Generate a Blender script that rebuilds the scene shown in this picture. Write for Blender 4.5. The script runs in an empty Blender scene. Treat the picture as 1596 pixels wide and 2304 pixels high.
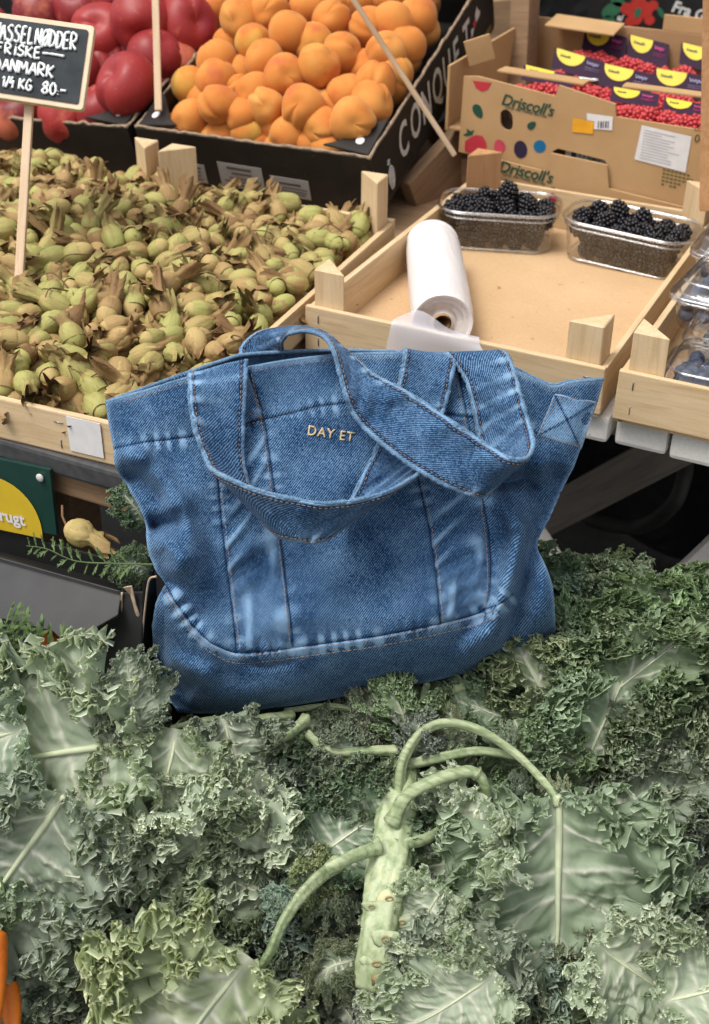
import bpy, bmesh, math, random
import numpy as np
from mathutils import Matrix, Vector
random.seed(7)
rng = np.random.default_rng(11)
PI = math.pi
scene = bpy.context.scene
COL = scene.collection

# ------------------------------------------------------------------ camera
# the stall's own axes: X along the tables, Y away from the customer, Z up; table top is z = 0
FD, CXD, CYD = 2868.0, 798.0, 1152.0           # focal length and centre on a 1596 x 2304 sheet
CR = np.array([[0.89716763, 0.24673173, -0.36635188], [0.4416403, -0.48863897, 0.75245319], [0.00664027, -0.8368724, -0.54735774]])
CC = np.array([.331, 0, .065]) - CR @ (np.array([(1362 - CXD) / FD, (830 - CYD) / FD, 1.0]) * 1.24)
camd = bpy.data.cameras.new('camera'); camo = bpy.data.objects.new('camera', camd); COL.objects.link(camo)
camd.sensor_fit = 'VERTICAL'; camd.sensor_height = 36.0; camd.lens = 36.0 * FD / 2304.0
camd.clip_start = 0.02; camd.clip_end = 200.0
_m = Matrix.Identity(4)
for i in range(3):
    _m[i][0] = CR[i, 0]; _m[i][1] = -CR[i, 1]; _m[i][2] = -CR[i, 2]; _m[i][3] = CC[i]
camo.matrix_world = _m
camd.dof.use_dof = True; camd.dof.focus_distance = 1.14; camd.dof.aperture_fstop = 8.0
scene.camera = camo

# ------------------------------------------------------------------ sky, sun, exposure
SUN_EL, SUN_AZ = math.radians(66), math.radians(215)     # compass direction the light comes from (0 = +Y, clockwise)
world = bpy.data.worlds.new('World'); scene.world = world; world.use_nodes = True
wn = world.node_tree; wn.nodes.clear()
sky = wn.nodes.new('ShaderNodeTexSky'); sky.sky_type = 'NISHITA'; sky.sun_disc = False
sky.sun_elevation = SUN_EL; sky.sun_rotation = SUN_AZ; sky.dust_density = 5.0; sky.air_density = 1.0; sky.ozone_density = 1.0
hs = wn.nodes.new('ShaderNodeHueSaturation'); hs.inputs['Saturation'].default_value = 0.22
bg = wn.nodes.new('ShaderNodeBackground'); bg.inputs['Strength'].default_value = 0.13
wo = wn.nodes.new('ShaderNodeOutputWorld')
wn.links.new(sky.outputs[0], hs.inputs['Color']); wn.links.new(hs.outputs[0], bg.inputs['Color']); wn.links.new(bg.outputs[0], wo.inputs['Surface'])
sund = bpy.data.lights.new('sun', 'SUN'); suno = bpy.data.objects.new('sun', sund); COL.objects.link(suno)
sund.energy = 1.35; sund.angle = math.radians(24); sund.color = (1.0, 0.955, 0.89)
_d = Vector((math.sin(SUN_AZ) * math.cos(SUN_EL), math.cos(SUN_AZ) * math.cos(SUN_EL), math.sin(SUN_EL)))
suno.rotation_euler = _d.to_track_quat('Z', 'Y').to_euler()
suno.location = (0, -1, 4)
vs = scene.view_settings
vs.view_transform = 'Standard'; vs.look = 'None'; vs.gamma = 1.0; vs.use_curve_mapping = False; vs.exposure = 0.62

# ------------------------------------------------------------------ geometry helpers
CRIGHT, CUP, CTO = CR[:, 0].copy(), -CR[:, 1].copy(), -CR[:, 2].copy()
def U(x, y, d):                                # sheet point at a distance -> place in the scene
    x = np.asarray(x, float); y = np.asarray(y, float); d = np.asarray(d, float)
    q = np.stack([(x - CXD) / FD * d, (y - CYD) / FD * d, d * np.ones_like(x)], -1)
    return q @ CR.T + CC
def ray(x, y): return CR @ np.array([(x - CXD) / FD, (y - CYD) / FD, 1.0])
def atZ(x, y, z): d = ray(x, y); return CC + d * ((z - CC[2]) / d[2])
def atY(x, y, Y): d = ray(x, y); return CC + d * ((Y - CC[1]) / d[1])
def proj(P):
    q = (np.asarray(P, float) - CC) @ CR
    return np.stack([CXD + FD * q[..., 0] / q[..., 2], CYD + FD * q[..., 1] / q[..., 2], q[..., 2]], -1)

def mesh(name, v, f, smooth=False):
    me = bpy.data.meshes.new(name)
    me.from_pydata(np.asarray(v).tolist() if isinstance(v, np.ndarray) else v, [], f.tolist() if isinstance(f, np.ndarray) else f)
    if smooth: me.polygons.foreach_set('use_smooth', np.ones(len(me.polygons), bool))
    me.update(); return me
def obj(name, me, mat=None, parent=None, mw=None):
    o = bpy.data.objects.new(name, me); COL.objects.link(o)
    if mat is not None and me is not None:
        if len(me.materials) == 0: me.materials.append(mat)
    if parent is not None: o.parent = parent
    if mw is not None: o.matrix_local = mw
    return o
def tag(o, label=None, cat=None, group=None, kind=None):
    if label: o['label'] = label
    if cat: o['category'] = cat
    if group: o['group'] = group
    if kind: o['kind'] = kind
    return o
def thing(name, label, cat, loc=(0, 0, 0), group=None, mw=None):
    o = bpy.data.objects.new(name, None); COL.objects.link(o); o.empty_display_size = 0.02
    if mw is not None: o.matrix_world = mw
    else: o.location = loc
    return tag(o, label, cat, group)
def copy_tree(o, parent=None):
    c = o.copy(); COL.objects.link(c)
    if parent is not None: c.parent = parent
    for ch in [k for k in o.children]:
        copy_tree(ch, c)
    return c
def boxmesh(name, sx, sy, sz, bev=0.0015, seg=2, jit=0.0):
    bm = bmesh.new(); bmesh.ops.create_cube(bm, size=1.0)
    for v in bm.verts:
        v.co = Vector((v.co.x * sx, v.co.y * sy, v.co.z * sz))
        if jit: v.co += Vector((random.uniform(-jit, jit), random.uniform(-jit, jit), random.uniform(-jit, jit)))
    if bev: bmesh.ops.bevel(bm, geom=list(bm.edges), offset=bev, segments=seg, affect='EDGES', profile=0.6)
    me = bpy.data.meshes.new(name); bm.to_mesh(me); bm.free(); return me
def box(name, size, cen, mat, parent=None, bev=0.0015, rot=(0, 0, 0), jit=0.0):
    me = boxmesh(name, *size, bev=bev, jit=jit)
    o = obj(name, me, mat, parent); o.location = cen; o.rotation_euler = rot; return o
def prismmesh(name, poly, h, bev=0.001):       # poly in XY, extruded 0..h in Z
    bm = bmesh.new(); vs_ = [bm.verts.new((p[0], p[1], 0)) for p in poly]
    f = bm.faces.new(vs_); r = bmesh.ops.extrude_face_region(bm, geom=[f])
    for e in r['geom']:
        if isinstance(e, bmesh.types.BMVert): e.co.z = h
    bmesh.ops.recalc_face_normals(bm, faces=list(bm.faces))
    if bev: bmesh.ops.bevel(bm, geom=list(bm.edges), offset=bev, segments=1, affect='EDGES')
    me = bpy.data.meshes.new(name); bm.to_mesh(me); bm.free(); return me
def grid_faces(nu, nv, wrap=False):            # vertex index i*nv + j ; wrap closes i
    i = np.arange(nu if wrap else nu - 1)[:, None]; j = np.arange(nv - 1)[None, :]
    i2 = (i + 1) % nu
    return np.stack([i * nv + j, i2 * nv + j, i2 * nv + j + 1, i * nv + j + 1], -1).reshape(-1, 4)
def crom(P, n):                                # Catmull-Rom through rows of P -> n samples, chord spaced
    P = np.asarray(P, float)
    if len(P) == 2:
        t = np.linspace(0, 1, n)[:, None]; return P[0] * (1 - t) + P[1] * t
    w = P[:, :2] if P.shape[1] != 3 else P
    s = np.r_[0, np.cumsum(np.maximum(np.linalg.norm(np.diff(w, axis=0), axis=1), 1e-6) ** 0.5)]
    t = np.linspace(0, s[-1], n)
    k = np.clip(np.searchsorted(s, t, side='right') - 1, 0, len(P) - 2)
    Pp = np.vstack([2 * P[0] - P[1], P, 2 * P[-1] - P[-2]]); sp = np.r_[s[0] - (s[1] - s[0]), s, s[-1] + (s[-1] - s[-2])]
    k1 = k + 1
    out = np.zeros((n, P.shape[1]))
    h = (s[k + 1] - s[k]); u = ((t - s[k]) / h)[:, None]
    m0 = (Pp[k1 + 1] - Pp[k1 - 1]) / (sp[k1 + 1] - sp[k1 - 1])[:, None] * h[:, None]
    m1 = (Pp[k1 + 2] - Pp[k1]) / (sp[k1 + 2] - sp[k1])[:, None] * h[:, None]
    p0, p1 = P[k], P[k + 1]
    return (2 * u**3 - 3 * u**2 + 1) * p0 + (u**3 - 2 * u**2 + u) * m0 + (-2 * u**3 + 3 * u**2) * p1 + (u**3 - u**2) * m1
def lin(P, n):
    P = np.asarray(P, float); s = np.r_[0, np.cumsum(np.linalg.norm(np.diff(P, axis=0), axis=1))]
    t = np.linspace(0, s[-1], n); return np.stack([np.interp(t, s, P[:, i]) for i in range(P.shape[1])], 1)
def tube_vf(P, rad, nseg=8, cap=True, flat=1.0, ripple=0.0, seed=0, ridges=0.0):
    P = np.asarray(P, float); n = len(P); rad = np.broadcast_to(np.asarray(rad, float), (n,))
    T = np.gradient(P, axis=0); T /= np.linalg.norm(T, axis=1)[:, None] + 1e-12
    a = np.array([0, 0, 1.0]) if abs(T[0][2]) < .9 else np.array([1.0, 0, 0])
    N = np.zeros_like(P); N[0] = a - T[0] * (a @ T[0]); N[0] /= np.linalg.norm(N[0])
    for i in range(1, n):
        q = N[i - 1] - T[i] * (N[i - 1] @ T[i]); N[i] = q / (np.linalg.norm(q) + 1e-12)
    B = np.cross(T, N); th = np.linspace(0, 2 * PI, nseg, endpoint=False)
    rr = rad[:, None] * np.ones(nseg)[None]
    if ripple:
        r_ = np.random.default_rng(seed); ph = r_.uniform(0, 6.28, 4)
        s = np.linspace(0, 1, n)[:, None]
        rr = rr * (1 + ripple * (np.sin(3 * th[None] + ph[0] + 2 * s) + .6 * np.sin(5 * th[None] + ph[1]) + .8 * np.sin(9 * s + ph[2] + th[None])))
    if ridges: rr = rr * (1 + ridges * np.sin(th[None] * 11 + 3 * np.sin(np.linspace(0, 9, n))[:, None]) + ridges * .8 * np.sin(th[None] * 5 + np.linspace(0, 30, n)[:, None]))
    V = P[:, None] + rr[..., None] * (np.cos(th)[None, :, None] * N[:, None] + flat * np.sin(th)[None, :, None] * B[:, None])
    V = V.reshape(-1, 3)
    i = np.arange(n - 1)[:, None]; j = np.arange(nseg)[None]; j2 = (j + 1) % nseg
    F = np.stack([i * nseg + j, i * nseg + j2, (i + 1) * nseg + j2, (i + 1) * nseg + j], -1).reshape(-1, 4).tolist()
    if cap:
        F.append(list(range(nseg))[::-1]); F.append([(n - 1) * nseg + k for k in range(nseg)])
    return V, F
def tube(name, P, rad, mat, parent=None, nseg=8, **k):
    V, F = tube_vf(P, rad, nseg, **k); return obj(name, mesh(name, V, F, True), mat, parent)
def joinvf(parts):
    V, F, o = [], [], 0
    for v, f in parts:
        V.append(np.asarray(v)); F += [[i + o for i in q] for q in (f.tolist() if isinstance(f, np.ndarray) else f)]; o += len(v)
    return np.vstack(V), F
def textmesh(s, size=1.0, shear=0.0, bold=0.0, spacing=1.0, align='LEFT', extr=0.0):
    cu = bpy.data.curves.new('lettering', 'FONT'); cu.body = s; cu.size = size; cu.shear = shear; cu.offset = bold
    cu.space_character = spacing; cu.align_x = align; cu.extrude = extr; cu.resolution_u = 3
    o = bpy.data.objects.new('tmp', cu); COL.objects.link(o)
    dg = bpy.context.evaluated_depsgraph_get(); me = bpy.data.meshes.new_from_object(o.evaluated_get(dg))
    bpy.data.objects.remove(o); bpy.data.curves.remove(cu); me.name = 'lettering'; return me
def frame(o, x, z):                            # matrix from origin, x axis, z axis
    x = Vector(x).normalized(); z = Vector(z); z = (z - x * z.dot(x)).normalized(); y = z.cross(x)
    m = Matrix.Identity(4)
    for i in range(3): m[i][0] = x[i]; m[i][1] = y[i]; m[i][2] = z[i]; m[i][3] = o[i]
    return m

# ------------------------------------------------------------------ material helpers
class NT:
    def __init__(s, name):
        s.m = bpy.data.materials.new(name); s.m.use_nodes = True; s.t = s.m.node_tree
        s.b = s.t.nodes['Principled BSDF']; s.out = s.t.nodes['Material Output']
    def n(s, typ, **k):
        x = s.t.nodes.new(typ)
        for a, v in k.items(): setattr(x, a, v)
        return x
    def set(s, node, sock, val):
        if hasattr(val, 'is_output') or isinstance(val, bpy.types.NodeSocket): s.t.links.new(val, node.inputs[sock])
        else: node.inputs[sock].default_value = val
    def coord(s, kind='Object', scale=(1, 1, 1), rnd=True):
        c = s.n('ShaderNodeTexCoord'); mp = s.n('ShaderNodeMapping'); mp.inputs['Scale'].default_value = scale
        s.t.links.new(c.outputs[kind], mp.inputs['Vector'])
        if rnd:
            oi = s.n('ShaderNodeObjectInfo'); mm = s.n('ShaderNodeMath', operation='MULTIPLY'); s.t.links.new(oi.outputs['Random'], mm.inputs[0]); mm.inputs[1].default_value = 37.0
            cb = s.n('ShaderNodeCombineXYZ'); 
            for i in range(3): s.t.links.new(mm.outputs[0], cb.inputs[i])
            s.t.links.new(cb.outputs[0], mp.inputs['Location'])
        return mp.outputs[0]
    def noise(s, vec, scale, detail=3, rough=.55, dist=0.0):
        x = s.n('ShaderNodeTexNoise'); s.t.links.new(vec, x.inputs['Vector'])
        x.inputs['Scale'].default_value = scale; x.inputs['Detail'].default_value = detail; x.inputs['Roughness'].default_value = rough; x.inputs['Distortion'].default_value = dist
        return x.outputs['Fac']
    def ramp(s, fac, stops, interp='LINEAR'):
        r = s.n('ShaderNodeValToRGB'); r.color_ramp.interpolation = interp; e = r.color_ramp.elements
        while len(e) > 1: e.remove(e[-1])
        e[0].position = stops[0][0]; e[0].color = (*stops[0][1], 1)
        for p, c in stops[1:]:
            q = e.new(p); q.color = (*c, 1)
        s.t.links.new(fac, r.inputs['Fac']); return r.outputs['Color']
    def mix(s, fac, a, b, blend='MIX'):
        x = s.n('ShaderNodeMix', data_type='RGBA', blend_type=blend)
        for sock, v in ((x.inputs[0], fac), (x.inputs[6], a), (x.inputs[7], b)):
            if isinstance(v, bpy.types.NodeSocket): s.t.links.new(v, sock)
            elif isinstance(v, tuple): sock.default_value = (*v, 1)
            else: sock.default_value = v
        return x.outputs[2]
    def math(s, op, a, b=0.0, clamp=False):
        x = s.n('ShaderNodeMath', operation=op); x.use_clamp = clamp
        for i, v in enumerate((a, b)):
            if isinstance(v, bpy.types.NodeSocket): s.t.links.new(v, x.inputs[i])
            else: x.inputs[i].default_value = v
        return x.outputs[0]
    def rng(s, v, a, b, c=0.0, d=1.0):
        x = s.n('ShaderNodeMapRange'); s.t.links.new(v, x.inputs[0])
        for i, q in enumerate((a, b, c, d)): x.inputs[i + 1].default_value = q
        return x.outputs[0]
    def attr(s, name, out='Fac'):
        x = s.n('ShaderNodeAttribute'); x.attribute_name = name; return x.outputs[out]
    def rand(s): return s.n('ShaderNodeObjectInfo').outputs['Random']
    def ocol(s): return s.n('ShaderNodeObjectInfo').outputs['Color']
    def bump(s, h, strength=.3, dist=.001, prev=None):
        x = s.n('ShaderNodeBump'); x.inputs['Strength'].default_value = strength; x.inputs['Distance'].default_value = dist
        s.t.links.new(h, x.inputs['Height']); 
        if prev is not None: s.t.links.new(prev, x.inputs['Normal'])
        return x.outputs[0]
    def fin(s, color=None, rough=.6, spec=.3, normal=None, **k):
        if color is not None:
            s.set(s.b, 'Base Color', (*color, 1) if isinstance(color, tuple) else color)
        s.set(s.b, 'Roughness', rough); s.b.inputs['Specular IOR Level'].default_value = spec
        if normal is not None: s.t.links.new(normal, s.b.inputs['Normal'])
        for a, v in k.items(): s.set(s.b, a.replace('_', ' '), v)
        return s.m
def plain(name, col, rough=.6, spec=.3, var=.12, scale=60, metal=0.0, bump=.0):
    t = NT(name); v = t.coord(); nz = t.noise(v, scale, 4)
    c = t.mix(t.rng(nz, .3, .7), tuple(a * (1 - var) for a in col), tuple(min(1, a * (1 + var)) for a in col))
    return t.fin(c, rough, spec, t.bump(nz, bump, .001) if bump else None, Metallic=metal)
def woodmat(name, axis, c1, c2, c3, rough=.65, spec=.25, knots=True):
    t = NT(name); sc = [1, 1, 1]; sc[axis] = .07
    v = t.coord('Object', tuple(sc)); g = t.noise(v, 210, 3, .6, .6); g2 = t.noise(v, 34, 3, .55, 1.2)
    v2 = t.coord('Object'); blot = t.noise(v2, 9, 4)
    c = t.mix(t.rng(g2, .32, .68), c1, c2)
    c = t.mix(t.rng(g, .48, .72, 0, .55), c, c3)
    c = t.mix(t.rng(blot, .55, .8, 0, .35), c, tuple(a * .75 for a in c3))
    fine = t.noise(v2, 900, 2)
    c = t.mix(t.rng(fine, .3, .7, 0, .12), c, (.2, .13, .07))
    return t.fin(c, rough, spec, t.bump(g, .35, .0006))
PALE = ((.70, .525, .325), (.61, .44, .25), (.46, .305, .155))
WX = woodmat('pale_wood_x', 0, *PALE); WY = woodmat('pale_wood_y', 1, *PALE); WZ = woodmat('pale_wood_z', 2, *PALE)
OLD = ((.30, .19, .11), (.22, .135, .075), (.12, .07, .04))
OX = woodmat('old_wood_x', 0, *OLD, rough=.8); OY = woodmat('old_wood_y', 1, *OLD, rough=.8); OZ = woodmat('old_wood_z', 2, *OLD, rough=.8)
WARM = ((.52, .29, .14), (.42, .215, .095), (.30, .14, .06))
RZ = woodmat('reddish_wood_z', 2, *WARM)
def mk_white():
    t = NT('chipped_white_paint'); v = t.coord(); a = t.noise(v, 45, 5, .65); b = t.noise(v, 400, 3)
    sc = t.noise(v, 12, 3)
    c = t.mix(t.rng(b, .3, .7), (.70, .66, .61), (.78, .75, .71))
    c = t.mix(t.rng(t.math('ADD', a, t.math('MULTIPLY', sc, .25)), .80, .83), c, (.16, .11, .07))
    return t.fin(c, .5, .35, t.bump(a, .25, .001))
WHITE = mk_white()
def mk_card(name, col, dark):
    t = NT(name); v = t.coord(); a = t.noise(v, 14, 4); b = t.noise(v, 700, 2); vv = t.coord('Object', (300, 1, 1)); fl = t.noise(vv, 1.2, 1)
    c = t.mix(t.rng(a, .3, .7), col, dark); c = t.mix(t.rng(b, .35, .7, 0, .2), c, tuple(x * .65 for x in dark))
    return t.fin(c, .8, .2, t.bump(fl, .12, .0008))
CARD = mk_card('brown_cardboard', (.50, .315, .155), (.43, .26, .12))
CARDIN = mk_card('cardboard_inside', (.44, .27, .14), (.36, .21, .10))
HARD = None
def mk_hard():
    t = NT('hardboard'); v = t.coord(); a = t.noise(v, 7, 5); b = t.noise(v, 500, 3); d = t.noise(v, 60, 2)
    c = t.mix(t.rng(a, .3, .7), (.60, .41, .235), (.51, .335, .18)); c = t.mix(t.rng(b, .4, .7, 0, .35), c, (.38, .23, .11))
    c = t.mix(t.rng(d, .69, .74, 0, .7), c, (.2, .1, .05))
    return t.fin(c, .75, .2, t.bump(b, .15, .0005))
HARD = mk_hard()
def mk_black():
    t = NT('black_printed_card'); v = t.coord(); a = t.noise(v, 20, 4); b = t.noise(v, 160, 4, .7)
    c = t.mix(t.rng(a, .3, .7), (.010, .009, .008), (.022, .019, .016)); c = t.mix(t.rng(b, .66, .74, 0, .7), c, (.16, .12, .085))
    return t.fin(c, .42, .4, t.bump(b, .1, .0008))
BLACK = mk_black()
BLACKSIDE = plain('black_printed_side', (.012, .011, .010), .55, .3, .3, 30)
WORN = plain('worn_card_edge', (.30, .22, .15), .85, .15, .35, 150)
PRINTW = plain('white_print', (.62, .60, .56), .6, .3, .18, 250)
PAPER = plain('white_paper', (.70, .68, .67), .7, .25, .05, 90)
STEEL = plain('steel', (.45, .45, .46), .35, .5, .1, 90, metal=1.0)
# ================================================================== SETTING
def mk_ground():
    t = NT('asphalt'); v = t.coord('Object'); a = t.noise(v, 3, 5); b = t.noise(v, 220, 3, .7)
    c = t.mix(t.rng(a, .3, .7), (.035, .034, .033), (.055, .053, .05)); c = t.mix(t.rng(b, .55, .7, 0, .7), c, (.10, .098, .095))
    return t.fin(c, .85, .25, t.bump(b, .6, .003))
g = obj('ground', mesh('ground', [(-40, -40, -.8), (40, -40, -.8), (40, 40, -.8), (-40, 40, -.8)], [(0, 1, 2, 3)]), mk_ground()); tag(g, kind='structure')

def bar(name, a, b, w, t, mat, parent=None, up=(0, 0, 1), bev=.002):
    a = Vector(a); b = Vector(b); L = (b - a).length
    o = obj(name, boxmesh(name, L, w, t, bev), mat, parent)
    o.matrix_local = frame((a + b) / 2, b - a, up); return o

# ---- white slatted trestle table on the right
tab = thing('slatted_table', 'white painted slatted trestle table under the berry crates', 'table')
for k in range(-6, 9):
    x0 = .3425 + .058 * k; dy = random.uniform(-.004, .006)
    o = box('slat', (.0535, 1.02, .029), (x0 + .029, .014 + dy + .51, -.0085), WHITE, tab, .005, rot=(0, 0, random.uniform(-.002, .002)))
DARKW = woodmat('grimy_white_wood', 0, (.34, .30, .26), (.27, .235, .20), (.16, .13, .11), rough=.7)
bar('crossbeam', (-.02, .14, -.052), (.85, .14, -.052), .045, .04, DARKW, tab)
bar('crossbeam', (-.02, .92, -.052), (.85, .92, -.052), .045, .04, DARKW, tab)
def longleg(a, b, zb=-.79):
    a = Vector(a); b = Vector(b); b = a + (b - a) * ((zb - a.z) / (b.z - a.z)); bar('leg', a, b, .045, .028, WHITE, tab, up=(0, -1, 0))
longleg(atY(1150, 1160, .10), atY(1262, 1330, .085)); longleg(atY(1680, 1190, .16), atY(1500, 1360, .13))
bar('leg', (-.01, .92, -.06), (-.06, .95, -.79), .045, .03, WHITE, tab, up=(0, -1, 0))
bar('leg', (.83, .92, -.06), (.9, .95, -.79), .045, .03, WHITE, tab, up=(0, -1, 0))
bar('brace', atY(1160, 1200, .36), atY(1560, 985, .25), .05, .03, DARKW, tab, up=(0, -1, .3))

# ---- dark things under the table
t_ = NT('black_sheet'); vv = t_.coord(); n_ = t_.noise(vv, 9, 4, .6, 1.0)
BLACKSHEET = t_.fin((.010, .010, .011), .6, .25, t_.bump(n_, .8, .02))
xs = np.linspace(-1.1, 1.3, 90); zs = np.linspace(-.79, -.035, 14)
V = np.stack([np.repeat(xs, 14), (1.0 + .03 * np.sin(xs * 17)[:, None] * np.linspace(1, .2, 14)[None]).ravel(), np.tile(zs, 90)], 1)
tp = obj('shade_sheet', mesh('shade_sheet', V, grid_faces(90, 14), True), BLACKSHEET); tag(tp, 'added black sheet hanging under the table to darken the space behind', 'shade_sheet')  # added sheet, keeps the space under the table dark
hz = plain('dark_rubber', (.045, .042, .038), .55, .3)
P = crom([atY(1545, 1020, .45), atY(1540, 1070, .45), atY(1515, 1135, .43), atY(1440, 1185, .46), atY(1350, 1175, .46), atY(1280, 1140, .48)], 40)
tag(tube('hose', P, .011, hz, nseg=10), 'dark rubber hose looped in the shadow under the table', 'hose')
bn = thing('plastic_bin', 'small dark grey plastic bin in the shadow under the table', 'bin', (.52, .66, -.80))
GREYP = plain('grey_plastic', (.06, .06, .065), .5, .3)
for s_, c_ in (((.22, .006, .25), (0, -.08, .3)), ((.22, .006, .25), (0, .08, .3)), ((.006, .16, .25), (-.11, 0, .3)), ((.006, .16, .25), (.11, 0, .3))):
    box('side', s_, c_, GREYP, bn)
box('floor', (.21, .15, .18), (0, 0, .09), GREYP, bn)
box('rim', (.24, .02, .02), (0, -.09, .425), GREYP, bn)

# ---- stand under the hazelnut crates
st = thing('display_stand', 'dark steel and old timber stand under the hazelnut crates', 'stand')
DSTEEL = plain('dark_steel', (.055, .055, .058), .45, .5, .25, 120)
box('steel_edge', (1.20, .025, .022), (-.60, -.3055, .0105), DSTEEL, st, .004)
box('shelf_board', (1.18, 1.1, .012), (-.60, .262, .012), OX, st)
box('apron_board', (1.20, .022, .026), (-.60, -.298, -.0145), OX, st, .003, jit=.001)
bar('post', (-.14, -.255, -.03), (-.14, -.255, -.8), .045, .045, OZ, st, up=(0, 1, 0))
bar('post', (-1.1, -.265, -.03), (-1.1, -.265, -.8), .045, .045, OZ, st, up=(0, 1, 0))
bar('post', (-.02, .75, -.0), (-.02, .75, -.8), .045, .045, OZ, st, up=(0, 1, 0))
bar('post', (-1.1, .75, -.0), (-1.1, .75, -.8), .045, .045, OZ, st, up=(0, 1, 0))
bar('rail', (-1.1, -.255, -.075), (-.12, -.255, -.075), .03, .035, OX, st)

# ---- dark cloth closing the back of the stall
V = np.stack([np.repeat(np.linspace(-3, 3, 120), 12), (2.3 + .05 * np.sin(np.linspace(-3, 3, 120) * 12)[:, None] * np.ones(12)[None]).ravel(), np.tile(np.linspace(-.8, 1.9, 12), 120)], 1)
bc = obj('stall_backcloth', mesh('stall_backcloth', V, grid_faces(120, 12), True), BLACKSHEET); tag(bc, 'dark cloth hanging along the back of the stall', 'backcloth')

# ================================================================== WOODEN CRATES
STAPLE = plain('staple_wire', (.30, .30, .31), .4, .5, .1, 90, metal=.9)
def staple(parent, x, y, z, vert=True):
    s = .009
    P = np.array([(x, y + .004, z - s / 2), (x, y, z - s / 2), (x, y, z + s / 2), (x, y + .004, z + s / 2)]) if vert else np.array([(x - s / 2, y + .004, z), (x - s / 2, y, z), (x + s / 2, y, z), (x + s / 2, y + .004, z)])
    tube('staple', P, .0006, STAPLE, parent, nseg=5)
def crate(label, w, d, rim, post_up, loc, yaw=0.0, leg=.036, floor_mat=None, postmats=None, front_posts=True):
    c = thing('wooden_crate', label, 'crate', loc); c.rotation_euler = (0, 0, yaw)
    T = .007; B = .004
    z0 = B; hb = rim - z0
    box('board', (w, T, hb), (w / 2, T / 2, z0 + hb / 2), WX, c, .0012, jit=.0006)
    box('board', (w, T, hb), (w / 2, d - T / 2, z0 + hb / 2), WX, c, .0012, jit=.0006)
    for x in (T / 2, w - T / 2):
        box('board', (T, d - 2 * T - .001, hb - .002), (x, d / 2, z0 + hb / 2 - .002), WY, c, .0012, jit=.0005)
    box('floor', (w - .004, d - .004, .0035), (w / 2, d / 2, .002), floor_mat or HARD, c, .0005)
    e = T + .0006
    for i, (cx, cy, sx, sy) in enumerate(((e, e, 1, 1), (w - e, e, -1, 1), (e, d - e, 1, -1), (w - e, d - e, -1, -1))):
        up_ = post_up if (front_posts or i > 1) else -.004
        pol = [(0, 0), (sx * leg, 0), (0, sy * leg)]
        if sx * sy < 0: pol = pol[::-1]
        o = obj('corner_post', prismmesh('corner_post', pol, rim + up_ - .004, .0012), (postmats or [WZ] * 4)[i], c)
        o.location = (cx, cy, .004)
    for x in (.016, w - .016, w - .10):
        for z in (rim * .3, rim * .78): staple(c, x, -.0004, z, random.random() < .85)
    return c
berry = crate('pale wooden crate with a nearly empty brown floor, holding two blackberry punnets', .331, .482, .055, .040, (0, 0, .0095), postmats=[WZ, WZ, RZ, WZ])
blue = crate('pale wooden crate of blueberry packs at the right edge', .34, .482, .056, .040, (.344, .001, .0095), yaw=-.004)
NUTYAW = math.radians(3.2)
nutc = crate('pale wooden crate heaped with fresh hazelnuts, leaning bag at its corner', .315, .585, .047, .058, (0, 0, .019), front_posts=False)
nutc.rotation_euler = (0, 0, NUTYAW); nutc.location = (.012 - .315 * math.cos(NUTYAW), -.307 - .315 * math.sin(NUTYAW), .019)
nutd = crate('pale wooden crate of hazelnuts cut off at the left edge', .315, .585, .047, .058, (0, 0, .019), front_posts=False)
nutd.rotation_euler = (0, 0, NUTYAW); nutd.location = (nutc.location.x - .322 * math.cos(NUTYAW), nutc.location.y - .322 * math.sin(NUTYAW) + .004, .019)
# paper sticker on the front of the hazelnut crate
o = box('sticker', (.036, .0006, .036), (.315 - .072, -.0012, .028), PAPER, nutc, 0)

# splash of berry juice on the far board of the berry crate
JUICE = plain('berry_stain', (.35, .03, .05), .6, .2)
def blob(n=9, r=1.0, j=.35):
    return [(r * (1 + random.uniform(-j, j)) * math.cos(6.2832 * i / n), r * (1 + random.uniform(-j, j)) * math.sin(6.2832 * i / n)) for i in range(n)]
for x, z, r in ((.118, .045, .006), (.112, .034, .004), (.121, .031, .003)):
    V = [(x + p[0], .4738, z + p[1]) for p in blob(9, r)]
    obj('juice_stain', mesh('juice_stain', V, [list(range(9))]), JUICE, berry)

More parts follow.
